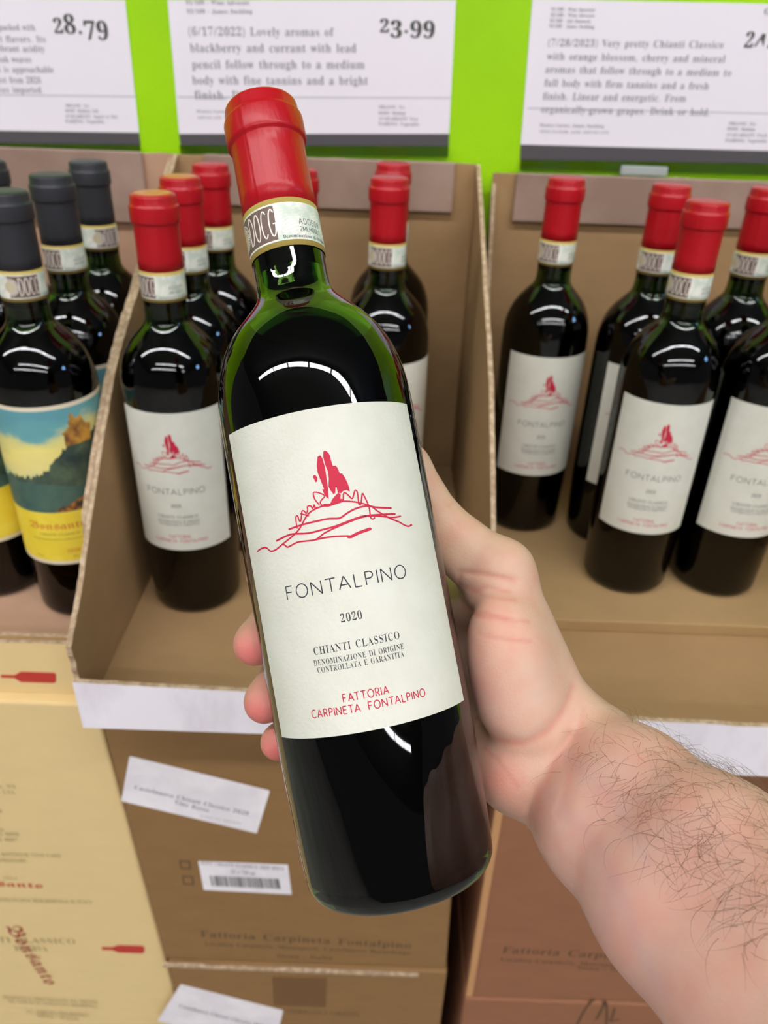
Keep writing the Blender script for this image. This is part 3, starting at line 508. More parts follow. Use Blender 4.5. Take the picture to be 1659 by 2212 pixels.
def fill_loops(loops, offset=0.0):
    """flat fill of closed outlines (holes by even-odd) -> vertices, triangles"""
    cu = bpy.data.curves.new('outline', 'CURVE')
    cu.dimensions = '2D'
    cu.fill_mode = 'BOTH'
    cu.offset = offset
    for lp in loops:
        sp = cu.splines.new('POLY')
        sp.points.add(len(lp) - 1)
        for p, (x, y) in zip(sp.points, lp):
            p.co = (x, y, 0, 1)
        sp.use_cyclic_u = True
    o = bpy.data.objects.new('outline', cu)
    me = bpy.data.meshes.new_from_object(o)
    v = [(p.co.x, p.co.y) for p in me.vertices]
    f = [tuple(p.vertices) for p in me.polygons]
    bpy.data.objects.remove(o)
    bpy.data.curves.remove(cu)
    bpy.data.meshes.remove(me)
    return v, f

def slim(loops, d):
    """thins the upright stems of filled outlines by moving every point sideways towards the ink"""
    out = []
    for lp in loops:
        P = np.array(lp, float)
        T = np.roll(P, -1, 0) - np.roll(P, 1, 0)
        T /= np.maximum(np.linalg.norm(T, axis=1, keepdims=True), 1e-9)
        out.append([(x + d * SIDE * -t[1], y) for (x, y), t in zip(lp, T)])
    return out
SIDE = -1.0
def glyph(font, ch, thin=0.0):
    k = (font, ch, thin)
    if k not in _tri:
        if ch not in FONT[font]:
            _tri[k] = (0.28, [], [])
        else:
            adv, loops = FONT[font][ch]
            v, f = fill_loops(slim(loops, thin) if thin else loops)
            _tri[k] = (adv, v, f)
    return _tri[k]

def text_flat(txt, font='s', cap=1.0, width=None, track=0.0, thin=0.0, oldstyle=False, align='L'):
    """lettering laid out from the origin; cap height in the caller's unit; returns verts, faces, width"""
    s = cap / CAPH[font]
    V, F, x = [], [], 0.0
    for ch in txt:
        if ch == ' ':
            x += 0.27 + track
            continue
        adv, v, f = glyph(font, ch, thin)
        k, dy = 1.0, 0.0
        if oldstyle and ch in '012':
            k = 0.80
        if oldstyle and ch in '34579':
            dy = -0.14
        n = len(V)
        V += [(x + a * k, b * k + dy) for a, b in v]
        F += [tuple(i + n for i in t) for t in f]
        x += adv * k + track
    x -= track
    sx = s if width is None else width / max(x, 1e-6)
    ox = {'L': 0, 'C': -x * sx / 2, 'R': -x * sx}[align]
    return [(a * sx + ox, b * s) for a, b in V], F, x * sx

def ribbon(pts, wd, smooth=4, closed_ends=True):
    """flat stroke of width wd along a polyline"""
    if smooth and len(pts) > 2:
        pts = smooth_prof(pts, smooth)
    P = np.array(pts, float)
    T = np.gradient(P, axis=0)
    T /= np.maximum(np.linalg.norm(T, axis=1, keepdims=True), 1e-9)
    N = np.stack([-T[:, 1], T[:, 0]], 1)
    h = wd / 2
    L = list(map(tuple, P + N * h))
    Rr = list(map(tuple, P - N * h))
    n = len(P)
    V = L + Rr
    F = [(i, i + 1, n + i + 1, n + i) for i in range(n - 1)]
    if closed_ends:
        for c, t, a, b in ((P[0], -T[0], n, 0), (P[-1], T[-1], n - 1, 2 * n - 1)):
            k = len(V)
            V.append(tuple(c + t * h))
            F.append((a, k, b))
    return V, F

def join2(parts):
    V, F = [], []
    for v, f in parts:
        n = len(V)
        V += list(v)
        F += [tuple(i + n for i in t) for t in f]
    return V, F

def shift(vf, dx, dy, rot=0.0):
    c, s = math.cos(rot), math.sin(rot)
    return [(dx + c * x - s * y, dy + s * x + c * y) for x, y in vf[0]], vf[1]

def _arc(cx, cy, rx, ry, a0, a1, n=14):
    return [(cx + rx * math.cos(math.radians(a0 + (a1 - a0) * i / n)), cy + ry * math.sin(math.radians(a0 + (a1 - a0) * i / n))) for i in range(n + 1)]
STROKE = {'F': (.50, [[(0, 0), (0, 1)], [(0, 1), (.5, 1)], [(0, .53), (.44, .53)]]),
          'E': (.50, [[(0, 0), (0, 1)], [(0, 1), (.5, 1)], [(0, .53), (.44, .53)], [(0, 0), (.5, 0)]]),
          'N': (.70, [[(0, 0), (0, 1)], [(0, 1), (.70, 0)], [(.70, 0), (.70, 1)]]),
          'M': (.80, [[(0, 0), (0, 1)], [(0, 1), (.40, .2)], [(.40, .2), (.80, 1)], [(.80, 1), (.80, 0)]]),
          'H': (.66, [[(0, 0), (0, 1)], [(.66, 0), (.66, 1)], [(0, .52), (.66, .52)]]),
          'T': (.68, [[(0, 1), (.68, 1)], [(.34, 0), (.34, 1)]]),
          'A': (.76, [[(0, 0), (.38, 1)], [(.38, 1), (.76, 0)], [(.13, .34), (.63, .34)]]),
          'L': (.46, [[(0, 1), (0, 0)], [(0, 0), (.46, 0)]]),
          'P': (.50, [[(0, 0), (0, 1)], [(0, 1), (.24, 1)] + _arc(.24, .745, .26, .255, 90, -90) + [(0, .49)]]),
          'R': (.54, [[(0, 0), (0, 1)], [(0, 1), (.24, 1)] + _arc(.24, .745, .26, .255, 90, -90) + [(0, .49)], [(.24, .49), (.54, 0)]]),
          'D': (.64, [[(0, 0), (0, 1)], [(0, 1), (.22, 1)] + _arc(.22, .5, .42, .5, 90, -90) + [(0, 0)]]),
          'I': (.0, [[(0, 0), (0, 1)]]),
          'O': (.84, [_arc(.42, .5, .42, .515, 0, 360, 32)]),
          'C': (.66, [_arc(.42, .5, .42, .515, 50, 310, 24)]),
          '0': (.56, [_arc(.28, .5, .28, .5, 0, 360, 24)]),
          '9': (.52, [_arc(.26, .72, .26, .28, 0, 360, 20), [(.52, .72), (.44, .25), (.2, 0)]]),
          '7': (.52, [[(0, 1), (.52, 1)], [(.52, 1), (.16, 0)]]),
          '2': (.52, [_arc(.26, .73, .25, .27, 170, -20) + [(.02, .03)], [(.0, .02), (.52, .02)]])}
def strokes(txt, h, wd, gap, width, space=0.45):
    """even-stroke capitals of cap height h laid out to the given width"""
    L, x = [], 0.0
    for i, c in enumerate(txt):
        if c == ' ':
            x += space
            continue
        a, S = STROKE[c]
        if c == 'A' and i and txt[i - 1] in 'TP' or c == 'T' and i and txt[i - 1] == 'A':
            x -= 0.12
        L += [[(x + u, v) for u, v in p] for p in S]
        x += a + gap
    k = width / (x - gap)
    return join2([ribbon([(u * k, v * h) for u, v in p], wd, 0, False) for p in L])

def wrap_me(name, vf, r, m, step=0.0016):
    """flat print (u, v in metres) wrapped round a cylinder of radius r; u = 0 faces -Y"""
    V, F = vf
    bm = bmesh.new()
    bv = [bm.verts.new((x, y, 0)) for x, y in V]
    for f in F:
        try:
            bm.faces.new([bv[i] for i in f])
        except ValueError:
            pass
    xs = [x for x, y in V]
    k0, k1 = math.floor(min(xs) / step), math.ceil(max(xs) / step)
    for k in range(k0 + 1, k1):
        bmesh.ops.bisect_plane(bm, geom=bm.verts[:] + bm.edges[:] + bm.faces[:], plane_co=(k * step, 0, 0), plane_no=(1, 0, 0), dist=1e-7)
    for f in bm.faces:
        if f.normal.z < 0:
            f.normal_flip()
    for v in bm.verts:
        t = v.co.x / r
        v.co = Vector((r * math.sin(t), -r * math.cos(t), v.co.y))
    me = bpy.data.meshes.new(name)
    bm.to_mesh(me)
    bm.free()
    me.materials.append(m)
    return me

def patch_me(name, u0, u1, v0, v1, r, m, thick=0.00012, uv=False, step=0.0012):
    """a paper label wrapped on a cylinder, with its own thickness"""
    n = max(2, int(abs(u1 - u0) / step))
    vs, fs = [], []
    for rr in (r - thick, r):
        for z in (v0, v1):
            for i in range(n + 1):
                t = (u0 + (u1 - u0) * i / n) / r
                vs.append((rr * math.sin(t), -rr * math.cos(t), z))
    a = n + 1
    for i in range(n):
        fs.append((2 * a + i, 2 * a + i + 1, 3 * a + i + 1, 3 * a + i))
        fs.append((i + 1, i, a + i, a + i + 1))
        fs.append((a + i, a + i + 1, 3 * a + i + 1, 3 * a + i)[::-1])
        fs.append((i, i + 1, 2 * a + i + 1, 2 * a + i))
    fs.append((0, a, 3 * a, 2 * a)[::-1])
    fs.append((n, a + n, 3 * a + n, 2 * a + n))
    return mesh(name, vs, fs, m)

# ------------------------------------------------------------------ bottles
mm = lambda L: [(a / 1000, b / 1000) for a, b in L]
OUT = [(0, 26), (0.3, 30), (1.5, 33), (4.5, 35.2), (9, 36), (30, 36.9), (60, 37.8), (110, 38), (165, 38), (184, 37.9), (193, 37.2), (200, 35.7),
       (205.5, 33.8), (211, 31.1), (216, 27.6), (220, 24.0), (224, 20.1), (227, 17.4), (229.5, 15.8), (232, 15.05), (236, 14.7), (245, 14.6), (300, 14.5)]
INN = [(7, 0), (9, 20), (7.5, 29), (9, 32), (13, 33.2), (30, 34.1), (60, 35.0), (110, 35.2), (165, 35.2), (183, 35.1), (191.5, 34.5), (198, 33.0),
       (203.5, 31.1), (208.5, 28.6), (213, 25.4), (217, 21.7), (220.5, 18.0), (223.5, 14.9), (226, 12.7), (229, 11.1), (233, 10.4), (245, 10.0), (297, 9.6)]
OUTS = smooth_prof(mm(OUT), 4)
INNS = smooth_prof(mm(INN), 4)
glass_me = lathe_me('bottle_glass', [(0.006, 0)] + [(0.004, 0.02)] + OUTS + [(0.3, 0.0096)] + INNS[::-1], GLASS, 96)
# wine fills the inside up to the shoulder; its surface lies level when the bottle stands
WL = 0.196
def wine_prof(level):
    P = [(z - (0.0004 if i < 3 else 0), max(0, r + 0.0004)) for i, (z, r) in enumerate(INNS)]
    return P
def wine_me(name, plane_co, plane_no):
    me = lathe_me(name, wine_prof(0), WINE, 96)
    bm = bmesh.new()
    bm.from_mesh(me)
    r = bmesh.ops.bisect_plane(bm, geom=bm.verts[:] + bm.edges[:] + bm.faces[:], plane_co=plane_co, plane_no=plane_no, clear_outer=True)
    es = [e for e in r['geom_cut'] if isinstance(e, bmesh.types.BMEdge)]
    rf = bmesh.ops.holes_fill(bm, edges=es, sides=0)
    for f in rf['faces']:
        f.smooth = False
    bm.to_mesh(me)
    bm.free()
    return me
wine_up = wine_me('wine', (0, 0, 0.2235), (0, 0, 1))

def ridge(t, z):
    a = (t + math.pi) % (2 * math.pi) - math.pi
    d = 0
    for c in (-0.42, -0.12):
        d += 0.00020 * math.exp(-((a - c) / 0.03) ** 2)
    return d * min(1, max(0, (z - 0.2655) / 0.006))
CAPP = mm([(263.5, 15.05), (272, 15.0), (288, 14.9), (292.9, 14.95), (293.5, 15.1), (293.9, 15.75), (294.5, 16.1), (295.5, 16.25), (303.2, 16.2), (304.1, 16.0), (304.7, 15.3), (305.2, 15.1), (308.9, 14.9), (309.7, 14.7), (310.4, 14.2), (310.8, 13.2), (310.9, 6), (310.9, 0)])
CAPS = [CAPP[0]] + CAPP[1:]
cap_me = lathe_me('capsule', [(0.2635, 0.0148)] + CAPS, CAPRED, 144, ridge)
capb_me = lathe_me('capsule_black', [(0.2635, 0.0148)] + CAPS, CAPBLK, 96)
disc_me = lathe_me('cap_disc', [(0.3108, 0.0118), (0.3112, 0.0118), (0.3113, 0.0112), (0.3113, 0)], CAPTAN, 64)

cork_me = lathe_me('cork', [(0.2400, 0), (0.2400, 0.0101), (0.2410, 0.0106), (0.252, 0.0103), (0.2985, 0.0098), (0.2995, 0.009), (0.2995, 0)], mat('wine_stained_cork', s2l(40, 28, 24), 0.8, 0.1), 48)
RB = 0.01515
BV0, BV1 = 0.2452, 0.2645
seal_gold = lathe_me('seal_band', [(BV0, 0.0149), (BV0, RB), (BV1, RB), (BV1, 0.0149)], GOLD, 96)
seal_paper = patch_me('seal_paper', -0.0470, 0.0475, BV0 + 0.0021, BV1 - 0.0021, RB + 0.00012, SEALW)
seal_block = patch_me('seal_block', -0.0215, -0.0014, BV0 + 0.0028, BV1 - 0.0028, RB + 0.00018, SEALB, 0.00005)

def docg():
    """tall thin capitals D O C G drawn as single strokes"""
    h, wd, L = 0.0108, 0.00055, []
    def arc(cx, cy, rx, ry, a0, a1, n=14):
        return [(cx + rx * math.cos(math.radians(a0 + (a1 - a0) * i / n)), cy + ry * math.sin(math.radians(a0 + (a1 - a0) * i / n))) for i in range(n + 1)]
    y0 = BV0 + 0.0044
    x, q = -0.0143, 0.0013
    L.append([(x, y0), (x, y0 + h)])
    L.append([(x, y0 + h)] + arc(x + 0.0006, y0 + h / 2, 0.0018, h / 2, 88, -88) + [(x, y0)])
    L.append(arc(x + 0.0047, y0 + h / 2, q, h / 2, 0, 360, 24))
    L.append(arc(x + 0.0083, y0 + h / 2, q, h / 2, 50, 310))
    L.append(arc(x + 0.0116, y0 + h / 2, q, h / 2, 50, 352) + [(x + 0.0116 + q, y0 + h * 0.46), (x + 0.0119, y0 + h * 0.46)])
    return join2([ribbon(p, wd, 0) for p in L])
def disc2(cx, cy, r, n=28):
    return [(cx + r * math.cos(2 * math.pi * i / n), cy + r * math.sin(2 * math.pi * i / n)) for i in range(n)], [tuple(range(n))]
def ring2(cx, cy, r0, r1, n=36):
    V = [(cx + r * math.cos(2 * math.pi * i / n), cy + r * math.sin(2 * math.pi * i / n)) for r in (r0, r1) for i in range(n)]
    return V, [(i, (i + 1) % n, n + (i + 1) % n, n + i) for i in range(n)]
vm = (BV0 + BV1) / 2
seal_letters = wrap_me('seal_letters', join2([docg(), ring2(-0.0204, vm, 0.0052, 0.0056), ring2(-0.0204, vm, 0.0038, 0.0042)] +
                       [shift(ribbon([(0, 0.0043), (0, 0.0050)], 0.0004, 0, False), -0.0204, vm, 2 * math.pi * k / 30) for k in range(30)]), RB + 0.00026, SEALL)
seal_emblem = wrap_me('seal_emblem', join2([disc2(-0.0204, vm, 0.0037)]), RB + 0.00022, SEALE)
def wave(y, ph):
    return ribbon([(0.0002 + i * 0.0011, y + 0.0007 * math.sin(i * 0.9 + ph)) for i in range(24)], 0.00012, 2, False)
seal_waves = wrap_me('seal_guilloche', join2([wave(BV0 + 0.0034 + k * 0.0011, k * 0.7) for k in range(12)]), RB + 0.00016, mat('seal_guilloche_green', s2l(196, 208, 186), 0.6))
code_ink = mat('seal_code_ink', s2l(96, 104, 96), 0.6)
seal_code = wrap_me('seal_code', join2([shift(strokes('ADDE09', 0.0022, 0.00026, 0.34, 0.0105), 0.0078, BV0 + 0.0083),
                    shift(strokes('2MLH00L7', 0.0018, 0.00022, 0.28, 0.0105), 0.0078, BV0 + 0.0054),
                    shift(text_flat('Denominazione di Origine', 's', 0.0013, 0.021, 0.0, 0.0)[:2], 0.0005, BV0 + 0.0028)]), RB + 0.0002, code_ink)

# front label of the red-capped wine: paper and its print
RL = 0.03812
LU0, LU1, LV0, LV1 = -0.0387, 0.0440, 0.0639, 0.1758
label_me = patch_me('label', LU0, LU1, LV0, LV1, RL, LABEL, 0.00012)
logo_parts = [fill_loops([[(x / 1000, y / 1000) for x, y in p]]) for p in LOGO['fills']]
logo_parts += [ribbon([(x / 1000, y / 1000) for x, y in p], wd / 1000 * 1.12, 3) for wd, p in LOGO['strokes']]
logo_me = wrap_me('label_drawing', join2(logo_parts), RL + 0.00007, INK_RED)
dark = [shift(strokes('FONTALPINO', 0.0045, 0.00043, 0.30, 0.0447), -0.0208, 0.1122)]
dark += [shift(text_flat(t, 's', c, wd, tr, th)[:2], u, v) for t, c, wd, tr, th, u, v in (
    ('2020', 0.0028, 0.0077, 0.03, 0.010, -0.0026, 0.1013),
    ('CHIANTI CLASSICO', 0.0026, 0.0311, 0.04, 0.010, -0.0142, 0.0920),
    ('DENOMINAZIONE DI ORIGINE', 0.0019, 0.0325, 0.03, 0.010, -0.0149, 0.0883),
    ('CONTROLLATA E GARANTITA', 0.0019, 0.0311, 0.03, 0.010, -0.0140, 0.0857))]
name_me = wrap_me('label_lettering', join2(dark), RL + 0.00006, INK_DARK)
red = [shift(strokes('FATTORIA', 0.0026, 0.00036, 0.30, 0.0158), -0.0066, 0.0748), shift(strokes('CARPINETA  FONTALPINO', 0.0026, 0.00036, 0.30, 0.0417), -0.0193, 0.0708)]
estate_me = wrap_me('label_estate', join2(red), RL + 0.00006, INK_RED)

# wrap-round picture label of the black-capped wine
YV0, YV1, YS = 0.054, 0.181, 0.099
YU = 0.100
ybase = patch_me('label_border', -YU, YU, YV0, YV1, RL, YLABW)
yfield = patch_me('label_field', -YU, YU, YV0 + 0.003, YS, RL + 0.00005, YLAB, 0.00005)
SKY = bpy.data.materials.new('painted_sky')
SKY.use_nodes = True
p = SKY.node_tree.nodes['Principled BSDF']
p.inputs['Roughness'].default_value = 0.5
tc = node(SKY, 'ShaderNodeTexCoord')
mp = node(SKY, 'ShaderNodeMapping')
mp.inputs['Scale'].default_value = (16, 16, 34)
n1 = node(SKY, 'ShaderNodeTexNoise')
n1.inputs['Scale'].default_value = 1.2
n1.inputs['Detail'].default_value = 5
link(SKY, tc.outputs['Object'], mp.inputs[0]); link(SKY, mp.outputs[0], n1.inputs['Vector'])
sx = node(SKY, 'ShaderNodeSeparateXYZ'); link(SKY, tc.outputs['Object'], sx.inputs[0])
mr = node(SKY, 'ShaderNodeMapRange'); link(SKY, sx.outputs[2], mr.inputs[0])
mr.inputs[1].default_value = 0.10; mr.inputs[2].default_value = 0.178
ad = node(SKY, 'ShaderNodeMath', operation='ADD')
sb = node(SKY, 'ShaderNodeMath', operation='MULTIPLY_ADD')
sb.inputs[1].default_value = 0.75; sb.inputs[2].default_value = -0.375
link(SKY, n1.outputs['Fac'], sb.inputs[0]); link(SKY, sb.outputs[0], ad.inputs[0]); link(SKY, mr.outputs[0], ad.inputs[1])
rp = node(SKY, 'ShaderNodeValToRGB')
els = rp.color_ramp.elements
els[0].position = 0.1; els[0].color = s2l(96, 150, 140)
els[1].position = 1.0; els[1].color = s2l(92, 150, 160)
for pos, c in ((0.32, (150, 184, 150)), (0.45, (226, 214, 140)), (0.62, (236, 218, 124)), (0.74, (214, 208, 132)), (0.84, (104, 164, 164))):
    e = els.new(pos); e.color = s2l(*c)
link(SKY, ad.outputs[0], rp.inputs[0]); link(SKY, rp.outputs[0], p.inputs['Base Color'])
ysky = patch_me('label_picture', -YU, YU, YS, YV1 - 0.003, RL + 0.00005, SKY, 0.00005)
HILL = mottle(mat('painted_hills', s2l(62, 84, 76), 0.5), s2l(48, 62, 58), s2l(96, 112, 84), 70, 6, 0.35, 0.75)
SLOPE = mottle(mat('painted_slope', s2l(70, 98, 88), 0.5), s2l(60, 92, 84), s2l(84, 108, 92), 40, 4)
TOWER = mottle(mat('painted_tower', s2l(176, 122, 52), 0.5), s2l(120, 76, 44), s2l(206, 152, 62), 120, 3)
hr = np.random.default_rng(3)
def hill_edge(u):
    return 0.1275 + 0.028 / (1 + math.exp(-(u * 1000 - 12) / 6.0)) - (0.018 if u < -0.03 else 0) * min(1, (-0.03 - u) * 60)
us = np.linspace(-0.098, 0.098, 150)
top = [(u, hill_edge(u) + hr.normal(0, 0.0011)) for u in us]
hill_me = wrap_me('picture_hills', fill_loops([[(-0.098, YS + 0.0003)] + top + [(0.098, YS + 0.0003)]]), RL + 0.00012, HILL)
slope_me = wrap_me('picture_slope', fill_loops([[(-0.098, YS + 0.0004), (-0.098, 0.118), (-0.03, 0.124), (0.0, 0.123), (0.03, 0.117), (0.06, 0.113), (0.098, YS + 0.0004)]]), RL + 0.00016, SLOPE)
tw = [(0.020, 0.150), (0.0205, 0.158), (0.0190, 0.1595), (0.0250, 0.1640), (0.0245, 0.1680), (0.0262, 0.1685), (0.0262, 0.1725), (0.0282, 0.1735), (0.0300, 0.1690), (0.0350, 0.1700), (0.0370, 0.1640), (0.0420, 0.1620), (0.0400, 0.150)]
tower_me = wrap_me('picture_tower', fill_loops([tw]), RL + 0.00014, TOWER)
clump_me = wrap_me('picture_orange_bush', fill_loops([[(0.004, YS + 0.0005), (0.008, 0.1035), (0.014, 0.104), (0.022, 0.108), (0.034, 0.112), (0.050, 0.114), (0.05, YS + 0.0005)]]), RL + 0.0002, mottle(mat('painted_bush', s2l(170, 104, 40), 0.5), s2l(70, 62, 50), s2l(216, 134, 50), 130, 4, 0.4, 0.62))
yred = mat('picture_label_ink', s2l(206, 120, 48), 0.6)
ylet_me = wrap_me('label_name', join2([shift(text_flat('Bonsanto', 'f', 0.0085, 0.0440)[:2], -0.0200, 0.0850),
                  shift(text_flat('2020', 's', 0.0028, 0.010)[:2], 0.006, 0.0645)]), RL + 0.00012, yred)
ysm_me = wrap_me('label_small_print', join2([shift(text_flat(t, 's', c, wd)[:2], u, v) for t, c, wd, u, v in (
    ('CHIANTI CLASSICO', 0.0020, 0.030, -0.012, 0.0795), ('DENOMINAZIONE DI ORIGINE CONTROLLATA E GARANTITA', 0.0014, 0.046, -0.019, 0.0755), ('750 ml', 0.0016, 0.006, -0.019, 0.0600), ('13,5% vol', 0.0016, 0.008, 0.010, 0.0600))]), RL + 0.00012, mat('olive_label_ink', s2l(150, 132, 40), 0.6))

def part(name, me, parent):
    return obj(name, me, parent)

def bottle(x, y, rot, label, kind='red', group=None, disc=False, seal_rot=0.0, z=1.0, wine=None, tall=1.032):
    t = thing('wine_bottle', label, 'wine bottle', (x, y, z), group)
    t.rotation_euler = (0, 0, math.radians(rot))
    t.scale = (1, 1, tall)
    part('glass_body', glass_me, t)
    part('wine', wine or wine_up, t)
    part('cork', cork_me, t)
    c = part('capsule', cap_me if kind == 'red' else capb_me, t)
    if disc:
        part('top_disc', disc_me, c)
    s = part('seal_band', seal_gold, t)
    s.rotation_euler = (0, 0, math.radians(seal_rot))
    for nme, me in (('seal_paper', seal_paper), ('seal_block', seal_block), ('seal_lettering', seal_letters), ('seal_emblem', seal_emblem), ('seal_guilloche', seal_waves), ('seal_code', seal_code)):
        part(nme, me, s)
    if kind == 'red':
        l = part('front_label', label_me, t)
        for nme, me in (('label_drawing', logo_me), ('label_lettering', name_me), ('label_estate_name', estate_me)):
            part(nme, me, l)
    else:
        l = part('wrap_label', ybase, t)
        for nme, me in (('label_field', yfield), ('label_picture', ysky), ('picture_hills', hill_me), ('picture_slope', slope_me), ('picture_tower', tower_me), ('picture_bush', clump_me), ('label_name', ylet_me), ('label_small_print', ysm_me)):
            part(nme, me, l)
    return t
def obj_w(name, me, parent):
    """mesh given in world coordinates, hung under a thing that stands at parent.location"""
    me.transform(Matrix.Translation(-parent.location))
    return obj(name, me, parent)

def plane_print(name, rows, y, m, thin=0.008):
    """printed lines on an upright sheet: rows of (font, text, x0, z0, x1, z1, cap) in millimetres"""
    parts = []
    for font, txt, x0, z0, x1, z1, h in rows:
        wd = math.hypot(x1 - x0, z1 - z0) / 1000
        old = font == 'S'
        V, F, _ = text_flat(txt, 's' if old else font, h / 1000 * (1.05 if old else 0.90), wd, 0.02, -0.014 if old else (thin if font == 's' else 0), old)
        parts.append(shift((V, F), x0 / 1000, z0 / 1000, math.atan2(z1 - z0, x1 - x0)))
    V, F = join2(parts)
    me = mesh(name, [(a, y, b) for a, b in V], F, m)
    return me

def poly_me(name, pts, y0, y1, m, m_edge=None):
    return slab_me(name, [(a / 1000, b / 1000) for a, b in pts], 1, y0, y1, m, m_edge)

def rows_of(pl, inks):
    return [(r[1], r[2], *r[3:8]) for r in PRINTS if r[0] == pl and r[1] in 'sSf' and r[8] == inks]
def polys_of(pl, kind):
    return [r[3] for r in PRINTS if r[0] == pl and r[1] == 'poly' and r[2] == kind]

# ------------------------------------------------------------------ the store round the display
FL = 0.29
structure('floor', box_me('floor', (-6, -9, FL - 0.1), (6, 3, FL), CONC))
structure('ceiling', box_me('ceiling', (-9, -9.5, 4.25), (9, 3, 4.35), CEIL))
structure('wall_back', box_me('wall_back', (-1.6, 0.80, FL), (1.6, 0.82, 1.9), LIME, 0.002))

for row, (yy, x0, nf) in enumerate(((-1.02, -5.2, 7), (-4.0, -2.35, 5), (-5.7, -4.6, 8))):  # third row is added, unseen, as frontal fill for the bottle labels
    for i in range(nf):
        xa = x0 + i * 1.26
        t = thing('ceiling_light', 'white tube light hanging in a row under the store ceiling',
                  'ceiling light', (xa + 0.6, yy, 4.06), 'tube lights in rows under the ceiling')
        h = box_me('housing', (xa, yy - 0.115, 4.03), (xa + 1.2, yy + 0.115, 4.10), HOUSE, 0.01)
        obj_w('housing', h, t)
        obj_w('tube', box_me('tube', (xa + 0.02, yy - 0.10, 4.005), (xa + 1.18, yy + 0.10, 4.0295), LAMPM, 0.0), t)
        for s in (0.2, 1.0):
            rd = lathe_me('suspension_rod', [(4.10, 0), (4.10, 0.006), (4.25, 0.006), (4.25, 0)], HOUSE, 10)
            rd.transform(Matrix.Translation((xa + s, yy, 0)))
            obj_w('suspension_rod', rd, t)

# a pale blue lit panel high up across the aisle; the bottles mirror it as a small blue spot
lp = thing('lit_panel', 'pale blue lit panel hanging high beside the aisle', 'light panel', (5.6, -0.9, 3.0))
obj_w('panel_frame', box_me('panel_frame', (5.58, -1.24, 2.74), (5.66, -0.56, 3.26), HOUSE, 0.01), lp)
obj_w('lit_face', box_me('lit_face', (5.56, -1.2, 2.78), (5.579, -0.6, 3.22), mat('blue_lit_face', (0.4, 0.65, 1, 1), 0.5, emis=(0.28, 0.55, 1.0, 1), estr=26.0), 0.004), lp)
for yy in (-1.1, -0.7):
    hg = lathe_me('hanger', [(3.26, 0), (3.26, 0.006), (4.25, 0.006), (4.25, 0)], HOUSE, 8)
    hg.transform(Matrix.Translation((5.62, yy, 0)))
    obj_w('hanger', hg, lp)

# ------------------------------------------------------------------ price signs on the lime board
def sign(pl, label, base):
    t = thing('price_sign', label, 'sign', base, 'price signs on the lime board')
    obj_w('paper', poly_me('paper', polys_of(pl, 'paper')[0], 0.7990, 0.7996, PAPER), t)
    obj_w('footer_band', poly_me('footer_band', polys_of(pl, 'band')[0], 0.7988, 0.7996, BAND), t)
    obj_w('rule_line', poly_me('rule_line', polys_of(pl, 'rule')[0], 0.79885, 0.7990, INKS['r']), t)
    for c, nme in (('t', 'description_line'), ('g', 'small_print_line'), ('d', 'price_digits')):
        for rw in rows_of(pl, c):
            obj_w(nme, plane_print(nme, [rw], 0.79875, INKS[c]), t)
    obj_w('clear_pocket', poly_me('clear_pocket', polys_of(pl, 'pocket')[0], 0.7950, 0.7985, ACRYL), t)
    return t
sign('L', 'white price sign reading 28.79 above the black-capped bottles', (-0.33, 0.799, 1.32))
sign('C', 'white price sign reading 23.99 behind the held bottle', (-0.08, 0.799, 1.32))
sg = sign('R', 'white price sign', (0.23, 0.799, 1.32))
sg['label'] = 'white price sign dated 7/28/2023 above the stepped tray'
clip = thing('sign_clip', 'clear plastic clip tab under the sign dated 7/28/2023', 'clip', (0.222, 0.793, 1.318))
obj_w('clip_tab', box_me('clip_tab', (0.212, 0.7895, 1.3105), (0.256, 0.7945, 1.3185), CLIPM, 0.001), clip)

# ------------------------------------------------------------------ trays cut from cartons
def jag(pts, amp=0.0009, n=9):
    out = []
    for (a, b), (c, d) in zip(pts, pts[1:]):
        for k in range(n):
            s = k / n
            j = rng.normal(0, amp) if 0 < k else 0
            out.append((a + (c - a) * s + j * 0.5, b + (d - b) * s + j))
    out.append(pts[-1])
    return out
CUT = [(0.785, 1.316), (0.725, 1.290), (0.622, 1.235), (0.578, 1.215), (0.540, 1.193), (0.497, 1.158), (0.458, 1.123), (0.416, 1.083), (0.386, 1.061)]
CUTR = [(0.785, 1.300), (0.753, 1.220), (0.718, 1.158), (0.626, 1.085), (0.579, 1.047), (0.50, 1.036), (0.372, 1.031)]

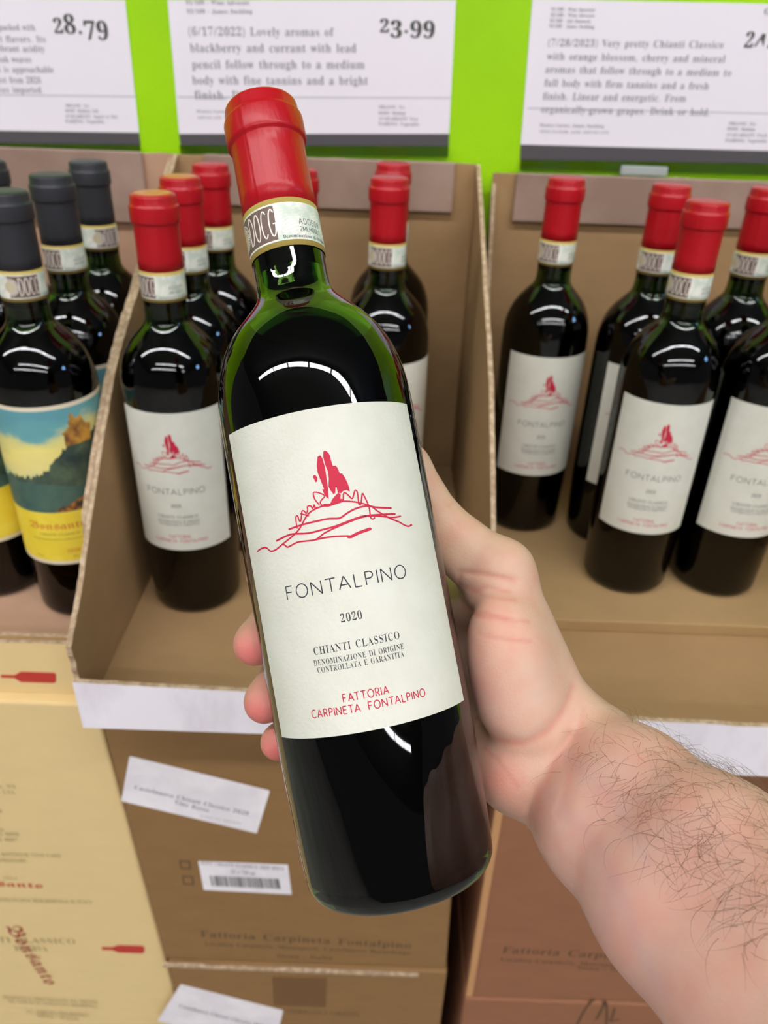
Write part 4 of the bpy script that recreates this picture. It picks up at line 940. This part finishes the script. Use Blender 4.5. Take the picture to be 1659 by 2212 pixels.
def tray(label, x0, x1, yf, lip, cutl, cutr, m_out, m_in, base_z=0.9885, top=1.316, flap=None, zf=1.0, yback=0.7825):
    t = thing('carton_tray', label, 'cardboard tray', ((x0 + x1) / 2, (yf + yback) / 2, base_z), 'cut-down carton trays holding bottles')
    th = 0.0036
    obj_w('bottom_panel', box_me('bottom_panel', (x0 + 0.0002, yf + th, base_z), (x1 - 0.0002, yback, zf), m_in, 0.0006, 1), t)
    obj_w('back_panel', slab_me('back_panel', [(x0, base_z), (x1, base_z)] + [(x, z) for x, z in jag([(x1, top), ((x0 + x1) / 2, top + 0.001), (x0, top)], 0.0004, 12)], 1, yback, yback + th, m_in, EDGE), t)
    for nme, cut, xa in (('side_panel', cutl, x0), ('side_panel', cutr, x1 - th)):
        if cut is None:
            continue
        c = [(y if y < 0.7 else min(y, yback), z) for y, z in cut]
        pl = [(yf + th, base_z), (yback, base_z)] + jag(c + [(yf + th, lip)])
        obj_w(nme, slab_me('side_panel', pl, 0, xa, xa + th, m_in, EDGE), t)
    lp = [(x0, base_z), (x1, base_z)] + jag([(x1, lip - 0.002), (x0 * 0.4 + x1 * 0.6, lip - 0.0035), (x0 * 0.8 + x1 * 0.2, lip - 0.001), (x0, lip + 0.001)], 0.0003, 8)
    obj_w('front_panel', slab_me('front_panel', lp, 1, yf, yf + th, m_out, EDGE), t)
    if flap:
        fx0, fx1, fz = flap
        f = box_me('folded_flap', (fx0, yback - 0.0062, fz), (fx1, yback - 0.0008, top + 0.0015), FLAPM, 0.0012)
        obj_w('folded_flap', f, t)
    return t

tc_ = tray('kraft tray with a white front strip, second tray, holding three rows of red-capped bottles', -0.2072, 0.0785, 0.3835, 1.031, CUT, CUT, WHITECARD, KRAFT_IN, flap=(-0.178, 0.055, 1.2735))
tc_['label'] = 'kraft tray with white front and steep cut sides behind the held bottle'
tr_ = tray('kraft tray with a stepped floor and white front behind the forearm', 0.0915, 0.420, 0.3680, 1.031, CUTR, CUT, WHITECARD, KRAFT_IN, base_z=0.9805, top=1.309, flap=(0.113, 0.395, 1.2675), zf=0.9885, yback=0.7835)
# the right tray has a loose pad that lifts the bottles and stops short of the lip
pad = thing('cardboard_pad', 'loose kraft pad under the bottles in the tray behind the forearm', 'cardboard pad', (0.255, 0.645, 0.9886),
            me=box_me('cardboard_pad', (-0.156, -0.136, 0.0), (0.158, 0.137, 0.0112), KRAFT, 0.0012))
tl_ = tray('cream yellow tray with a red bottle mark under the black-capped bottles', -0.520, -0.2084, 0.4300, 1.0265, CUT, [(y, z - 0.003) for y, z in CUT if y > 0.43], YELLOW, KRAFT_PINK, base_z=0.9745, flap=(-0.500, -0.236, 1.2545), zf=1.0)
obj_w('folded_lip', slab_me('folded_lip', jag([(-0.5195, 1.0262), (-0.2120, 1.0275)], 0.0003, 10) + [(-0.2120, 1.003), (-0.5195, 1.003)], 1, 0.4338, 0.4372, KRAFT, EDGE), tl_)
obj_w('printed_bottle_mark', poly_me('printed_bottle_mark', polys_of('T', 'icon')[0], 0.42965, 0.4299, INKS['red']), tl_)

# ------------------------------------------------------------------ closed cartons under the trays
def carton(label, lo, hi, m, group='closed wine cartons under the trays', skew=0.0):
    c = ((lo[0] + hi[0]) / 2, (lo[1] + hi[1]) / 2, lo[2])
    t = thing('wine_carton', label, 'carton', c, group)
    b = box_me('carton_body', lo, hi, m, 0.0028, 3)
    if skew:
        for v in b.vertices:
            v.co.x += skew * (hi[2] - v.co.z) / (hi[2] - lo[2])
    obj_w('carton_body', b, t)
    return t

ck = carton('kraft carton with two white stickers under the white-fronted tray', (-0.2100, 0.4150, 0.6385), (0.0655, 0.788, 0.9880), KRAFT_LOW, skew=0.0105)
cl = carton('kraft carton with brown tape and one slanted sticker, lowest of its stack', (-0.1955, 0.4120, FL), (0.0770, 0.788, 0.6380), KRAFT_LOW)
cy = carton('cream yellow carton with red gothic lettering under the yellow tray', (-0.523, 0.4200, 0.5205), (-0.2136, 0.788, 0.9740), YELLOW, skew=0.0165)
carton('cream yellow carton standing on the floor below the lettered one', (-0.508, 0.4215, FL), (-0.2085, 0.788, 0.5200), YELLOW)
ca = carton('red-brown carton with italic brown lettering beneath the forearm', (0.0985, 0.4100, 0.5990), (0.415, 0.788, 0.9800), ORANGE)
cb = carton('red-brown carton with hand-drawn strokes, lowest under the forearm', (0.0965, 0.4080, FL), (0.413, 0.788, 0.5985), ORANGE)

def print_on(t, name, pl, ink, y):
    for rw in rows_of(pl, ink):
        obj_w(name, plane_print(name, [rw], y, INKS[ink], 0.008), t)
print_on(ck, 'printed_line', 'K', 'k', 0.41485)
def frame_poly(pts, wd):
    c = np.mean(np.array(pts), 0)
    inn = [tuple(c + (np.array(p) - c) * (1 - wd)) for p in pts]
    n = len(pts)
    V = [(a / 1000, b / 1000) for a, b in list(pts) + inn]
    return V, [(i, (i + 1) % n, n + (i + 1) % n, n + i) for i in range(n)]
for pts in polys_of('K', 'box'):
    V, F = frame_poly(pts, 0.28)
    obj_w('printed_check_box', mesh('printed_check_box', [(a, 0.41485, b) for a, b in V], F, INKS['k']), ck)

def rounded(pts, r=1.6, n=4):
    out, N = [], len(pts)
    P = [np.array(p, float) for p in pts]
    for i in range(N):
        a, b, c = P[i - 1], P[i], P[(i + 1) % N]
        u = (a - b) / np.linalg.norm(a - b)
        v = (c - b) / np.linalg.norm(c - b)
        for k in range(n + 1):
            t = k / n
            out.append(tuple(b + u * r * (1 - t) ** 2 + v * r * t ** 2))
    return out
s1 = obj_w('address_sticker', poly_me('address_sticker', rounded(polys_of('K', 'sticker')[0]), 0.4146, 0.4149, STICK), ck)
def sub_print(par, thing_, name, pl, inks, y):
    for ink in inks:
        for rw in rows_of(pl, ink):
            me = plane_print(name, [rw], y, INKS[ink], 0.008)
            me.transform(Matrix.Translation(-thing_.location))
            obj(name, me, par)
sub_print(s1, ck, 'sticker_line', 'K1', 'gr', 0.41445)
s2 = obj_w('barcode_sticker', poly_me('barcode_sticker', rounded(polys_of('K', 'barsticker')[0], 0.8), 0.4146, 0.4149, STICK), ck)
sub_print(s2, ck, 'sticker_line', 'K2', 'g', 0.41445)
q = [np.array(p) / 1000 for p in polys_of('K2', 'bars')[0]]
V, F, u = [], [], 0.0
br = np.random.default_rng(5)
while u < 0.985:
    bw = br.choice([0.006, 0.012, 0.018])
    e = min(1.0, u + bw)
    n = len(V)
    for uu, vv in ((u, 0), (e, 0), (e, 1), (u, 1)):
        p = (q[0] * (1 - uu) + q[1] * uu) * (1 - vv) + (q[3] * (1 - uu) + q[2] * uu) * vv
        V.append((p[0], 0.41445, p[1]))
    F.append((n, n + 1, n + 2, n + 3))
    u = e + br.choice([0.005, 0.008, 0.014])
bar = mesh('printed_bars', V, F, INKS['d'])
bar.transform(Matrix.Translation(-ck.location))
obj('printed_bars', bar, s2)

tp = obj_w('packing_tape', poly_me('packing_tape', polys_of('J', 'tape')[0], 0.4117, 0.4121, TAPE), cl)
print_on(cl, 'printed_line', 'J', 'k', 0.41185)
s3 = obj_w('address_sticker', poly_me('address_sticker', rounded(polys_of('J', 'sticker')[0]), 0.4116, 0.4119, STICK), cl)
sub_print(s3, cl, 'sticker_line', 'J1', 'g', 0.41145)
# torn top flap edge of the lowest kraft carton
fl = slab_me('torn_flap_edge', jag([(-0.199, 0.6395), (0.049, 0.6360)], 0.0010, 16) + [(0.049, 0.6335), (-0.199, 0.6360)], 1, 0.4085, 0.4116, EDGE)
obj_w('torn_flap_edge', fl, cl)
em = ring2(0.0395, 0.5275, 0.0060, 0.0085)
obj_w('printed_emblem', mesh('printed_emblem', [(a, 0.41185, b) for a, b in em[0]], em[1], INKS['k']), cl)

for ink, nme in (('y', 'printed_line'), ('red', 'printed_name'), ('rb', 'printed_name')):
    print_on(cy, nme, 'Y', ink, {'y': 0.4198, 'red': 0.4197, 'rb': 0.4196}[ink])
obj_w('printed_bottle_mark', poly_me('printed_bottle_mark', polys_of('Y', 'icon')[0], 0.4196, 0.4199, INKS['red']), cy)
print_on(ca, 'printed_line', 'O', 'k', 0.40985)
st = [ribbon([(a / 1000, b / 1000) for a, b in r[3]], 0.0026, 4) for r in PRINTS if r[1] == 'stroke']
V, F = join2(st)
obj_w('marker_strokes', mesh('marker_strokes', [(a, 0.40785, b) for a, b in V], F, INKS['k']), cb)
# the side seam flap that shows as a paler strip on the red-brown carton's corner
obj_w('corner_seam', box_me('corner_seam', (0.0975, 0.4085, 0.601), (0.1045, 0.4125, 0.978), mat('carton_seam', s2l(190, 142, 96), 0.75, 0.2), 0.001, 1), ca)

# ------------------------------------------------------------------ bottles standing in the trays
GR, GB = 'red-capped bottles in the trays', 'black-capped bottles in the yellow tray'
bottle(-0.1580, 0.5340, 0, 'red-capped bottle with full label showing, at the front of the tray behind the fingers', 'red', GR, True)
bottle(-0.1590, 0.6110, 12, 'red-capped bottle with tan cap top, second in line beside the cut cardboard side', 'red', GR, True)
bottle(-0.1530, 0.6880, 6, 'red-capped bottle third in line, by the back of the tray near the black caps', 'red', GR)
bottle(-0.0780, 0.6720, -8, 'red-capped bottle almost hidden behind the held bottle neck', 'red', GR)
bottle(-0.0045, 0.6450, 20, 'red-capped bottle standing alone in front at the held bottle shoulder', 'red', GR)
bottle(-0.0020, 0.7330, 4, 'red-capped bottle at the back panel, its cap just over another red cap', 'red', GR)
bottle(0.1395, 0.6780, 0, 'red-capped bottle standing apart beside the tray side edge, label fully visible', 'red', GR)
bottle(0.2190, 0.6580, 4, 'red-capped bottle half hidden behind the foremost one in the stepped tray', 'red', GR)
bottle(0.2975, 0.6580, -4, 'red-capped bottle at the photo edge with only cap and seal band showing', 'red', GR)
bottle(0.2210, 0.5810, -12, 'red-capped bottle foremost in the stepped tray, drawing and name facing out', 'red', GR)
bottle(0.3020, 0.5810, -6, 'red-capped bottle cut by the photo edge with half its label showing', 'red', GR)
bottle(-0.2510, 0.5240, 4, 'black-capped bottle with picture label, foremost by the cut cardboard side', 'black', GB, seal_rot=66)
bottle(-0.2508, 0.6010, 8, 'black-capped bottle second in line, pale code part of the seal facing out', 'black', GB, seal_rot=8)
bottle(-0.2505, 0.6780, 20, 'black-capped bottle standing at the back corner next to the red caps', 'black', GB, seal_rot=70)
bottle(-0.3260, 0.6610, -20, 'black-capped bottle at the back whose cap rises over the foremost black cap', 'black', GB, seal_rot=30)
bottle(-0.3310, 0.5450, -50, 'black-capped bottle at the photo edge showing only a strip of yellow label', 'black', GB, seal_rot=20)

# ------------------------------------------------------------------ the bottle in the hand
def c2w(p):
    return CAM + M @ (np.asarray(p, float) / 1000)
HB = np.array([7.13, 139.17, 292.97])                      # base centre, camera millimetres
HU = c2w([-48.71, -155.68, 314.2]) - c2w([5.74, 131.82, 293.5])   # along the bottle's axis
HU = HU / np.linalg.norm(HU)
base_w = c2w(HB)
zf = M @ np.array([0, 0, -1.0])
zf = zf - zf.dot(HU) * HU
zf /= np.linalg.norm(zf)                                   # the label side (local -Y)
xr = np.cross(-zf, HU)
RT = Matrix([[xr[i], -zf[i], HU[i]] for i in range(3)])
if RT.determinant() < 0:
    xr = -xr
    RT = Matrix([[xr[i], -zf[i], HU[i]] for i in range(3)])
up_local = RT.transposed() @ Vector((0, 0, 1))
held_wine = wine_me('wine_tilted', (0, 0, 0.2235), tuple(up_local))
held = bottle(0, 0, 0, 'tilted red-capped bottle held up by the hand in front', 'red', None, wine=held_wine, tall=1.0)
held['label'] = 'large tilted red-capped bottle gripped by the hand in front of the trays'
held.rotation_mode = 'QUATERNION'
held.matrix_world = Matrix.Translation(base_w) @ RT.to_4x4()
# ------------------------------------------------------------------ hand and forearm: one continuous skin
# joints in millimetres in the camera's frame (x right, y down, z away), then carried to the world
H = 1.0                                                     # grid step
LOG = np.array([-68, -40, 60]); HIG = np.array([215, 225, 388])
NX, NY, NZ = [int((b - a) / H) + 1 for a, b in zip(LOG, HIG)]
BIG = 40.0

def field():
    return np.full((NX, NY, NZ), BIG, np.float32)

def sub(lo, hi):
    a = [max(0, int((l - g) / H)) for l, g in zip(lo, LOG)]
    b = [min(n, int((h - g) / H) + 2) for h, g, n in zip(hi, LOG, (NX, NY, NZ))]
    sl = tuple(slice(i, j) for i, j in zip(a, b))
    X, Y, Z = np.meshgrid(*[np.arange(i, j, dtype=np.float32) * H + g for i, j, g in zip(a, b, LOG)], indexing='ij')
    return sl, X, Y, Z

def smin(a, b, k):
    h = np.clip(0.5 + 0.5 * (b - a) / k, 0, 1)
    return b + (a - b) * h - k * h * (1 - h)

def cone(F, a, b, ra, rb, k):
    a, b = np.array(a, np.float32), np.array(b, np.float32)
    m = max(ra, rb) + k + 4
    sl, X, Y, Z = sub(np.minimum(a, b) - m, np.maximum(a, b) + m)
    d = b - a
    L2 = float(d @ d)
    t = np.clip(((X - a[0]) * d[0] + (Y - a[1]) * d[1] + (Z - a[2]) * d[2]) / L2, 0, 1)
    D = np.sqrt((X - a[0] - t * d[0]) ** 2 + (Y - a[1] - t * d[1]) ** 2 + (Z - a[2] - t * d[2]) ** 2) - (ra + (rb - ra) * t)
    F[sl] = smin(F[sl], D, k)

def ell(F, c, ax, r, k):
    """ellipsoid: ax three orthogonal axes (rows), r radii"""
    m = max(r) + k + 4
    c = np.array(c, np.float32)
    sl, X, Y, Z = sub(c - m, c + m)
    P = [(X - c[0]) * u[0] + (Y - c[1]) * u[1] + (Z - c[2]) * u[2] for u in ax]
    q = np.sqrt(sum((p / s) ** 2 for p, s in zip(P, r)))
    g = np.sqrt(sum((p / (s * s)) ** 2 for p, s in zip(P, r))) + 1e-6
    D = q * (q - 1) / g
    F[sl] = smin(F[sl], D, k)

def basis(u, v):
    u = np.array(u, float); u /= np.linalg.norm(u)
    v = np.array(v, float); v -= (v @ u) * u; v /= np.linalg.norm(v)
    return np.array([u, v, np.cross(u, v)])

WR = np.array([75.0, 103.0, 326.0])
AX = np.array([0.39, 0.285, -0.875]); AX /= np.linalg.norm(AX)          # wrist towards elbow
WD = np.array([0.70, -0.71, 0.08]); WD -= (WD @ AX) * AX; WD /= np.linalg.norm(WD)   # thumb side of the forearm
TK = np.cross(AX, WD)
F = field()
for s0, s1, ra, rb, oa, ob in ((-2, 36, 18.5, 21.5, 9.6, 10.5), (36, 76, 21.5, 25.5, 10.5, 11), (76, 150, 25.5, 31, 11, 11), (150, 215, 31, 33, 11, 12)):
    for sgn in (-1, 1):
        cone(F, WR + AX * s0 + WD * oa * sgn, WR + AX * s1 + WD * ob * sgn, ra, rb, 9)
# wrist bones, tendons
cone(F, WR + AX * 8 + WD * -13, WR + AX * -8 + WD * -10, 14, 13, 8)
cone(F, WR + AX * 10 + WD * 14, WR + AX * -10 + WD * 11, 14, 13, 8)
# palm: metacarpals behind the bottle
MCP = {'index': (37, 43, 363), 'middle': (30, 63, 366), 'ring': (24, 83, 364), 'little': (20, 101, 357)}
for nme, r0, r1 in (('index', 13, 11.5), ('middle', 14, 11.5), ('ring', 14, 11), ('little', 13, 10)):
    cone(F, WR + np.array([-2, 0, 2]), MCP[nme], r0, r1, 9)
# web between thumb and forefinger
cone(F, (48, 36, 330), (33, 46, 357), 11.5, 11.0, 8)
# thumb column and its pad
TH = [(71, 80, 325), (49.5, 25.0, 323), (25.0, 4.0, 332), (12.0, -20.0, 338.5)]
cone(F, TH[0], TH[1], 15.5, 11.6, 10)
ell(F, (51.5, 62.5, 311.5), basis((8, 36, 3), (1, 0, 0.2)), (31, 17.5, 15.5), 9)
ell(F, (57.5, 82.5, 316.0), basis((12, 26, 3), (1, 0, 0.2)), (20, 17.0, 14.0), 9)
# heel of the palm on the little finger side
cone(F, (55.0, 109.0, 322.0), (36.0, 99.0, 346.0), 15.0, 13.5, 7)
cone(F, (55.0, 109.0, 322.0), (68.0, 106.0, 326.0), 14.5, 15.5, 9)
# thumb
T = field()
cone(T, TH[1], TH[2], 11.4, 9.6, 3)
cone(T, TH[2], TH[3], 9.3, 8.2, 3)
cone(T, (46, 31.0, 324), (22.5, 10.5, 333), 10.5, 9.2, 4)
ell(T, (11.5, -21.0, 338.0), basis((-13, -24, 6), (1, 0, 0.4)), (12, 8.6, 7.6), 3)
ell(T, TH[1], basis((1, 0, 0), (0, 1, 0)), (12.2, 12.2, 12.2), 4)
F = smin(F, T, 8)
# fingers: knuckle, two joints, tip
FG = {'index': [MCP['index'], (-4, 37, 349), (-31, 31.5, 344), (-51.6, 26.8, 331.0)],
      'middle': [MCP['middle'], (-17, 46, 349), (-48.0, 41.5, 329), (-52.6, 54.0, 313.5)],
      'ring': [MCP['ring'], (-17, 70, 349), (-44.5, 64.5, 329), (-48.4, 77.4, 312.5)],
      'little': [MCP['little'], (-15, 93, 346), (-35.0, 89.5, 335), (-43.6, 95.2, 317.5)]}
RF = {'index': (10.8, 9.3, 8.2, 7.6), 'middle': (11, 9.5, 6.4, 8.3), 'ring': (10.5, 9.0, 6.2, 8.1), 'little': (9.2, 7.8, 6.8, 7.0)}
for nme, J in FG.items():
    G = field()
    R = RF[nme]
    for i in range(3):
        cone(G, J[i], J[i + 1], R[i], R[i + 1], 3)
    d = np.array(J[3]) - np.array(J[2])
    ell(G, np.array(J[3]) - d * 0.08, basis(d, (1, 0, 0.5)), (R[3] * 1.18, R[3] * 1.05, R[3] * 1.0), 2)
    F = smin(F, G, 2.5)
# flesh flattens against the glass
bu = np.array([-54.45, -287.5, 20.7]); bu /= np.linalg.norm(bu)
sl, X, Y, Z = sub((-68, -40, 240), (110, 190, 388))
rx, ry, rz = X - HB[0], Y - HB[1], Z - HB[2]
sv = rx * bu[0] + ry * bu[1] + rz * bu[2]
rad = np.sqrt(np.maximum(rx * rx + ry * ry + rz * rz - sv * sv, 0))
rr = np.interp(np.clip(sv, 0, 250), [a for a, b in OUT], [b for a, b in OUT]).astype(np.float32)
db = np.maximum(rad - rr, np.maximum(-sv, sv - 250)) - 0.25
F[sl] = -smin(-F[sl], db, 1.2)
# skin folds: grooves along polylines (x, y in mm at the skin facing the lens)
def pm(L, z):
    return [((x - 829.5) * z / 1661, (y - 1106) * z / 1661) for x, y in L]
FOLDS = [(pm([(1040, 1585), (1075, 1598), (1125, 1600), (1180, 1570), (1225, 1520), (1243, 1490)], 307), 0.9, 3.2),
         (pm([(1137, 1762), (1138, 1725), (1150, 1685), (1180, 1640), (1225, 1580)], 312), 1.3, 2.2),
         (pm([(1172, 1700), (1200, 1650), (1240, 1575), (1262, 1530)], 310), 0.55, 1.8),
         (pm([(1003, 1290), (997, 1262), (1000, 1238), (1040, 1240), (1092, 1249), (1110, 1255)], 312), 0.7, 1.5),
         (pm([(1000, 1310), (1020, 1328), (1060, 1335), (1110, 1342)], 302), 0.45, 1.5),
         (pm([(1015, 1272), (1035, 1283), (1060, 1270), (1098, 1280)], 304), 0.3, 1.2),
         (pm([(1035, 1365), (1080, 1375), (1130, 1380)], 300), 0.3, 1.2),
         (pm([(968, 1094), (984, 1082), (994, 1086)], 326), 0.5, 1.6)]
def seg_d(X, Y, L):
    D = np.full(X.shape, 1e3, np.float32)
    for (a, b), (c, d) in zip(L, L[1:]):
        l2 = (c - a) ** 2 + (d - b) ** 2
        t = np.clip(((X - a) * (c - a) + (Y - b) * (d - b)) / l2, 0, 1)
        D = np.minimum(D, np.hypot(X - a - t * (c - a), Y - b - t * (d - b)))
    return D
gx = np.arange(NX, dtype=np.float32) * H + LOG[0]
gy = np.arange(NY, dtype=np.float32) * H + LOG[1]
G2x, G2y = np.meshgrid(gx, gy, indexing='ij')
zi = np.arange(NZ) * H + LOG[2]
zm = (zi < 330).astype(np.float32)
for L, dep, wd in FOLDS:
    F += (dep * np.exp(-(seg_d(G2x, G2y, L) / wd) ** 2))[:, :, None] * zm[None, None, :]

def surface_nets(F):
    s = F < 0
    c = [s[i:NX - 1 + i, j:NY - 1 + j, k:NZ - 1 + k] for i in (0, 1) for j in (0, 1) for k in (0, 1)]
    n = sum(x.astype(np.int8) for x in c)
    cell = (n > 0) & (n < 8)
    idx = -np.ones(cell.shape, np.int32)
    I = np.argwhere(cell)
    idx[cell] = np.arange(len(I))
    acc = np.zeros((len(I), 3)); cnt = np.zeros(len(I))
    corner = [(i, j, k) for i in (0, 1) for j in (0, 1) for k in (0, 1)]
    val = {q: F[I[:, 0] + q[0], I[:, 1] + q[1], I[:, 2] + q[2]] for q in corner}
    for a in corner:
        for ax in range(3):
            if a[ax] == 0:
                b = tuple(1 if i == ax else a[i] for i in range(3))
                va, vb = val[a], val[b]
                m = (va < 0) != (vb < 0)
                t = np.where(m, va / np.where(m, va - vb, 1), 0)
                p = np.array(a, float)[None] + np.eye(3)[ax][None] * t[:, None]
                acc[m] += p[m]; cnt[m] += 1
    V = (I + acc / cnt[:, None]) * H + LOG
    Q = []
    for ax in range(3):
        o1, o2 = [i for i in range(3) if i != ax]
        sh = [NX, NY, NZ]
        A = [slice(None)] * 3; B = [slice(None)] * 3
        A[ax] = slice(0, sh[ax] - 1); B[ax] = slice(1, sh[ax])
        d = s[tuple(A)] != s[tuple(B)]
        E = np.argwhere(d)
        E = E[(E[:, o1] > 0) & (E[:, o2] > 0) & (E[:, o1] < sh[o1] - 1) & (E[:, o2] < sh[o2] - 1)]
        e1 = np.eye(3, dtype=int)[o1]; e2 = np.eye(3, dtype=int)[o2]
        g = lambda P: idx[P[:, 0], P[:, 1], P[:, 2]]
        q = np.stack([g(E - e1 - e2), g(E - e2), g(E), g(E - e1)], 1)
        inside = s[E[:, 0], E[:, 1], E[:, 2]]
        fl = inside if ax != 1 else ~inside
        q[~fl] = q[~fl][:, ::-1]
        Q.append(q)
    return V, np.concatenate(Q)
HV, HQ = surface_nets(F)
del F, T
wv = CAM + HV @ (M.T) / 1000

SKIN = bpy.data.materials.new('skin')
SKIN.use_nodes = True
p = SKIN.node_tree.nodes['Principled BSDF']
p.inputs['Roughness'].default_value = 0.52
p.inputs['Specular IOR Level'].default_value = 0.32
p.inputs['Subsurface Weight'].default_value = 0.22
p.inputs['Subsurface Radius'].default_value = (1.0, 0.35, 0.2)
p.inputs['Subsurface Scale'].default_value = 0.0022
at = node(SKIN, 'ShaderNodeAttribute'); at.attribute_name = 'skin_tone'
v = coords(SKIN, (1, 1, 1))
n1 = node(SKIN, 'ShaderNodeTexNoise'); n1.inputs['Scale'].default_value = 95; n1.inputs['Detail'].default_value = 7
link(SKIN, v, n1.inputs['Vector'])
cr = node(SKIN, 'ShaderNodeValToRGB')
cr.color_ramp.elements[0].position = 0.3; cr.color_ramp.elements[0].color = (1.0, 0.88, 0.86, 1)
cr.color_ramp.elements[1].position = 0.7; cr.color_ramp.elements[1].color = (1.0, 1.03, 1.03, 1)
link(SKIN, n1.outputs['Fac'], cr.inputs[0])
mx = node(SKIN, 'ShaderNodeMix', data_type='RGBA', blend_type='MULTIPLY')
mx.inputs[0].default_value = 1.0
link(SKIN, at.outputs['Color'], mx.inputs[6]); link(SKIN, cr.outputs[0], mx.inputs[7])
link(SKIN, mx.outputs[2], p.inputs['Base Color'])
n2 = node(SKIN, 'ShaderNodeTexNoise'); n2.inputs['Scale'].default_value = 900; n2.inputs['Detail'].default_value = 3
link(SKIN, v, n2.inputs['Vector'])
bp = node(SKIN, 'ShaderNodeBump'); bp.inputs['Strength'].default_value = 0.22; bp.inputs['Distance'].default_value = 0.0006
link(SKIN, n2.outputs['Fac'], bp.inputs['Height']); link(SKIN, bp.outputs[0], p.inputs['Normal'])

hm = mesh('hand_and_forearm', wv - c2w(WR), HQ, SKIN, True)
tone = np.tile(np.array(s2l(203, 167, 143)[:3]), (len(HV), 1))
def blend(c, wgt):
    global tone
    tone = tone * (1 - wgt[:, None]) + np.array(s2l(*c)[:3]) * wgt[:, None]
def spot(cn, r, c, a):
    blend(c, a * np.exp(-(np.linalg.norm(HV - np.array(cn), axis=1) / r) ** 2))
ta = (HV - WR) @ AX
blend((213, 166, 151), 0.8 * np.clip((ta - 5) / 40, 0, 1))
for nme, J in FG.items():
    spot(np.array(J[3]) + [-1, 2.5, -6], 9.5, (216, 108, 104), 0.9)
spot((35, 75, 300), 16, (226, 140, 128), 0.55)
spot((44, 108, 308), 14, (222, 140, 126), 0.5)
spot((42, 46, 305), 16, (220, 158, 138), 0.5)
spot((50, 75, 298), 18, (212, 184, 164), 0.6)
spot((14, 10, 325), 18, (212, 170, 134), 0.6)
for L, dep, wd in FOLDS:
    blend((196, 120, 104), np.minimum(0.36, dep * 0.4) * np.exp(-(seg_d(HV[:, 0], HV[:, 1], L) / (wd * 0.55)) ** 2) * (HV[:, 2] < 332))
VEINS = [pm(L, 300) for L in ([(1190, 1720), (1260, 1790), (1330, 1900), (1380, 2050), (1440, 2150)], [(1230, 1640), (1320, 1720), (1400, 1860)], [(1330, 1900), (1300, 2010)])]
for L in VEINS:
    blend((196, 158, 156), 0.30 * np.exp(-(seg_d(HV[:, 0] * 300 / HV[:, 2], HV[:, 1] * 300 / HV[:, 2], L) / 3.2) ** 2) * (HV[:, 2] < 332))
FINE = [pm(L, 303) for L in ([(1000, 1238), (1060, 1242), (1108, 1252)], [(1005, 1270), (1030, 1285), (1058, 1270), (1104, 1281)], [(1018, 1276), (1050, 1290), (1115, 1297)],
        [(1012, 1315), (1030, 1330), (1048, 1323), (1090, 1334)], [(1030, 1332), (1070, 1330), (1140, 1342)], [(1035, 1368), (1085, 1376), (1142, 1381)], [(1120, 1700), (1080, 1650), (1058, 1640)])]
for L in FINE:
    blend((188, 112, 98), 0.30 * np.exp(-(seg_d(HV[:, 0], HV[:, 1], L) / 0.75) ** 2) * (HV[:, 2] < 332))
ca_ = hm.color_attributes.new('skin_tone', 'FLOAT_COLOR', 'POINT')
ca_.data.foreach_set('color', np.concatenate([tone, np.ones((len(tone), 1))], 1).astype(np.float32).ravel())
pers = thing('person', 'bare right hand and forearm with dark hairs, gripping the bottle from behind', 'person', tuple(c2w(WR)), me=hm)

# forearm hair: fine curved strands, one loose mass
hn = np.zeros(len(hm.vertices) * 3, np.float32)
hm.vertices.foreach_get('normal', hn)
hn = hn.reshape(-1, 3)
nc = hn @ M                                                  # normals back in the camera frame
hr2 = np.random.default_rng(21)
tw_ = (HV - WR) @ WD
cam_face = (nc * (HV / np.linalg.norm(HV, axis=1, keepdims=True))).sum(1) < 0.45
dens = np.clip((ta - 10) / 55, 0, 1) ** 1.2 * np.clip((tw_ + 4 + 0.08 * ta) / 16, 0, 1) * cam_face * (ta < 118)
pick = hr2.choice(len(HV), 620, p=dens / dens.sum(), replace=False)
vs, fs = [], []
wn = c2w(WR)
for i in pick:
    root = wv[i] - wn
    nrm = hn[i]
    along = M @ (-AX * hr2.normal(0.1, 0.5) - WD * hr2.normal(0.5, 0.5) + TK * hr2.normal(0, 0.3))
    along = along - along.dot(nrm) * nrm
    along /= np.linalg.norm(along) + 1e-9
    side = np.cross(nrm, along)
    L = hr2.uniform(0.006, 0.017)
    curl = hr2.normal(0, 0.6)
    lift = hr2.uniform(0.16, 0.42)
    pts = []
    for s in np.linspace(0, 1, 7):
        a = curl * s
        pts.append(root + nrm * 0.0003 + L * s * (along * math.cos(a) + side * math.sin(a)) + nrm * L * (lift * s * (1.25 - s) * 1.6) )
    n0 = len(vs)
    for k, q in enumerate(pts):
        r_ = 0.00006 * (1 - 0.75 * k / 6)
        d = pts[min(k + 1, 6)] - pts[max(k - 1, 0)]
        d = d / (np.linalg.norm(d) + 1e-9)
        u_ = np.cross(d, nrm); u_ /= np.linalg.norm(u_) + 1e-9
        w_ = np.cross(d, u_)
        for j in range(3):
            an = 2 * math.pi * j / 3
            vs.append(q + r_ * (math.cos(an) * u_ + math.sin(an) * w_))
    for k in range(6):
        for j in range(3):
            fs.append((n0 + 3 * k + j, n0 + 3 * k + (j + 1) % 3, n0 + 3 * k + 3 + (j + 1) % 3, n0 + 3 * k + 3 + j))
hair = obj('forearm_hair', mesh('forearm_hair', vs, fs, mat('arm_hair', s2l(104, 76, 54), 0.45, 0.3)), pers)
hair['kind'] = 'stuff'
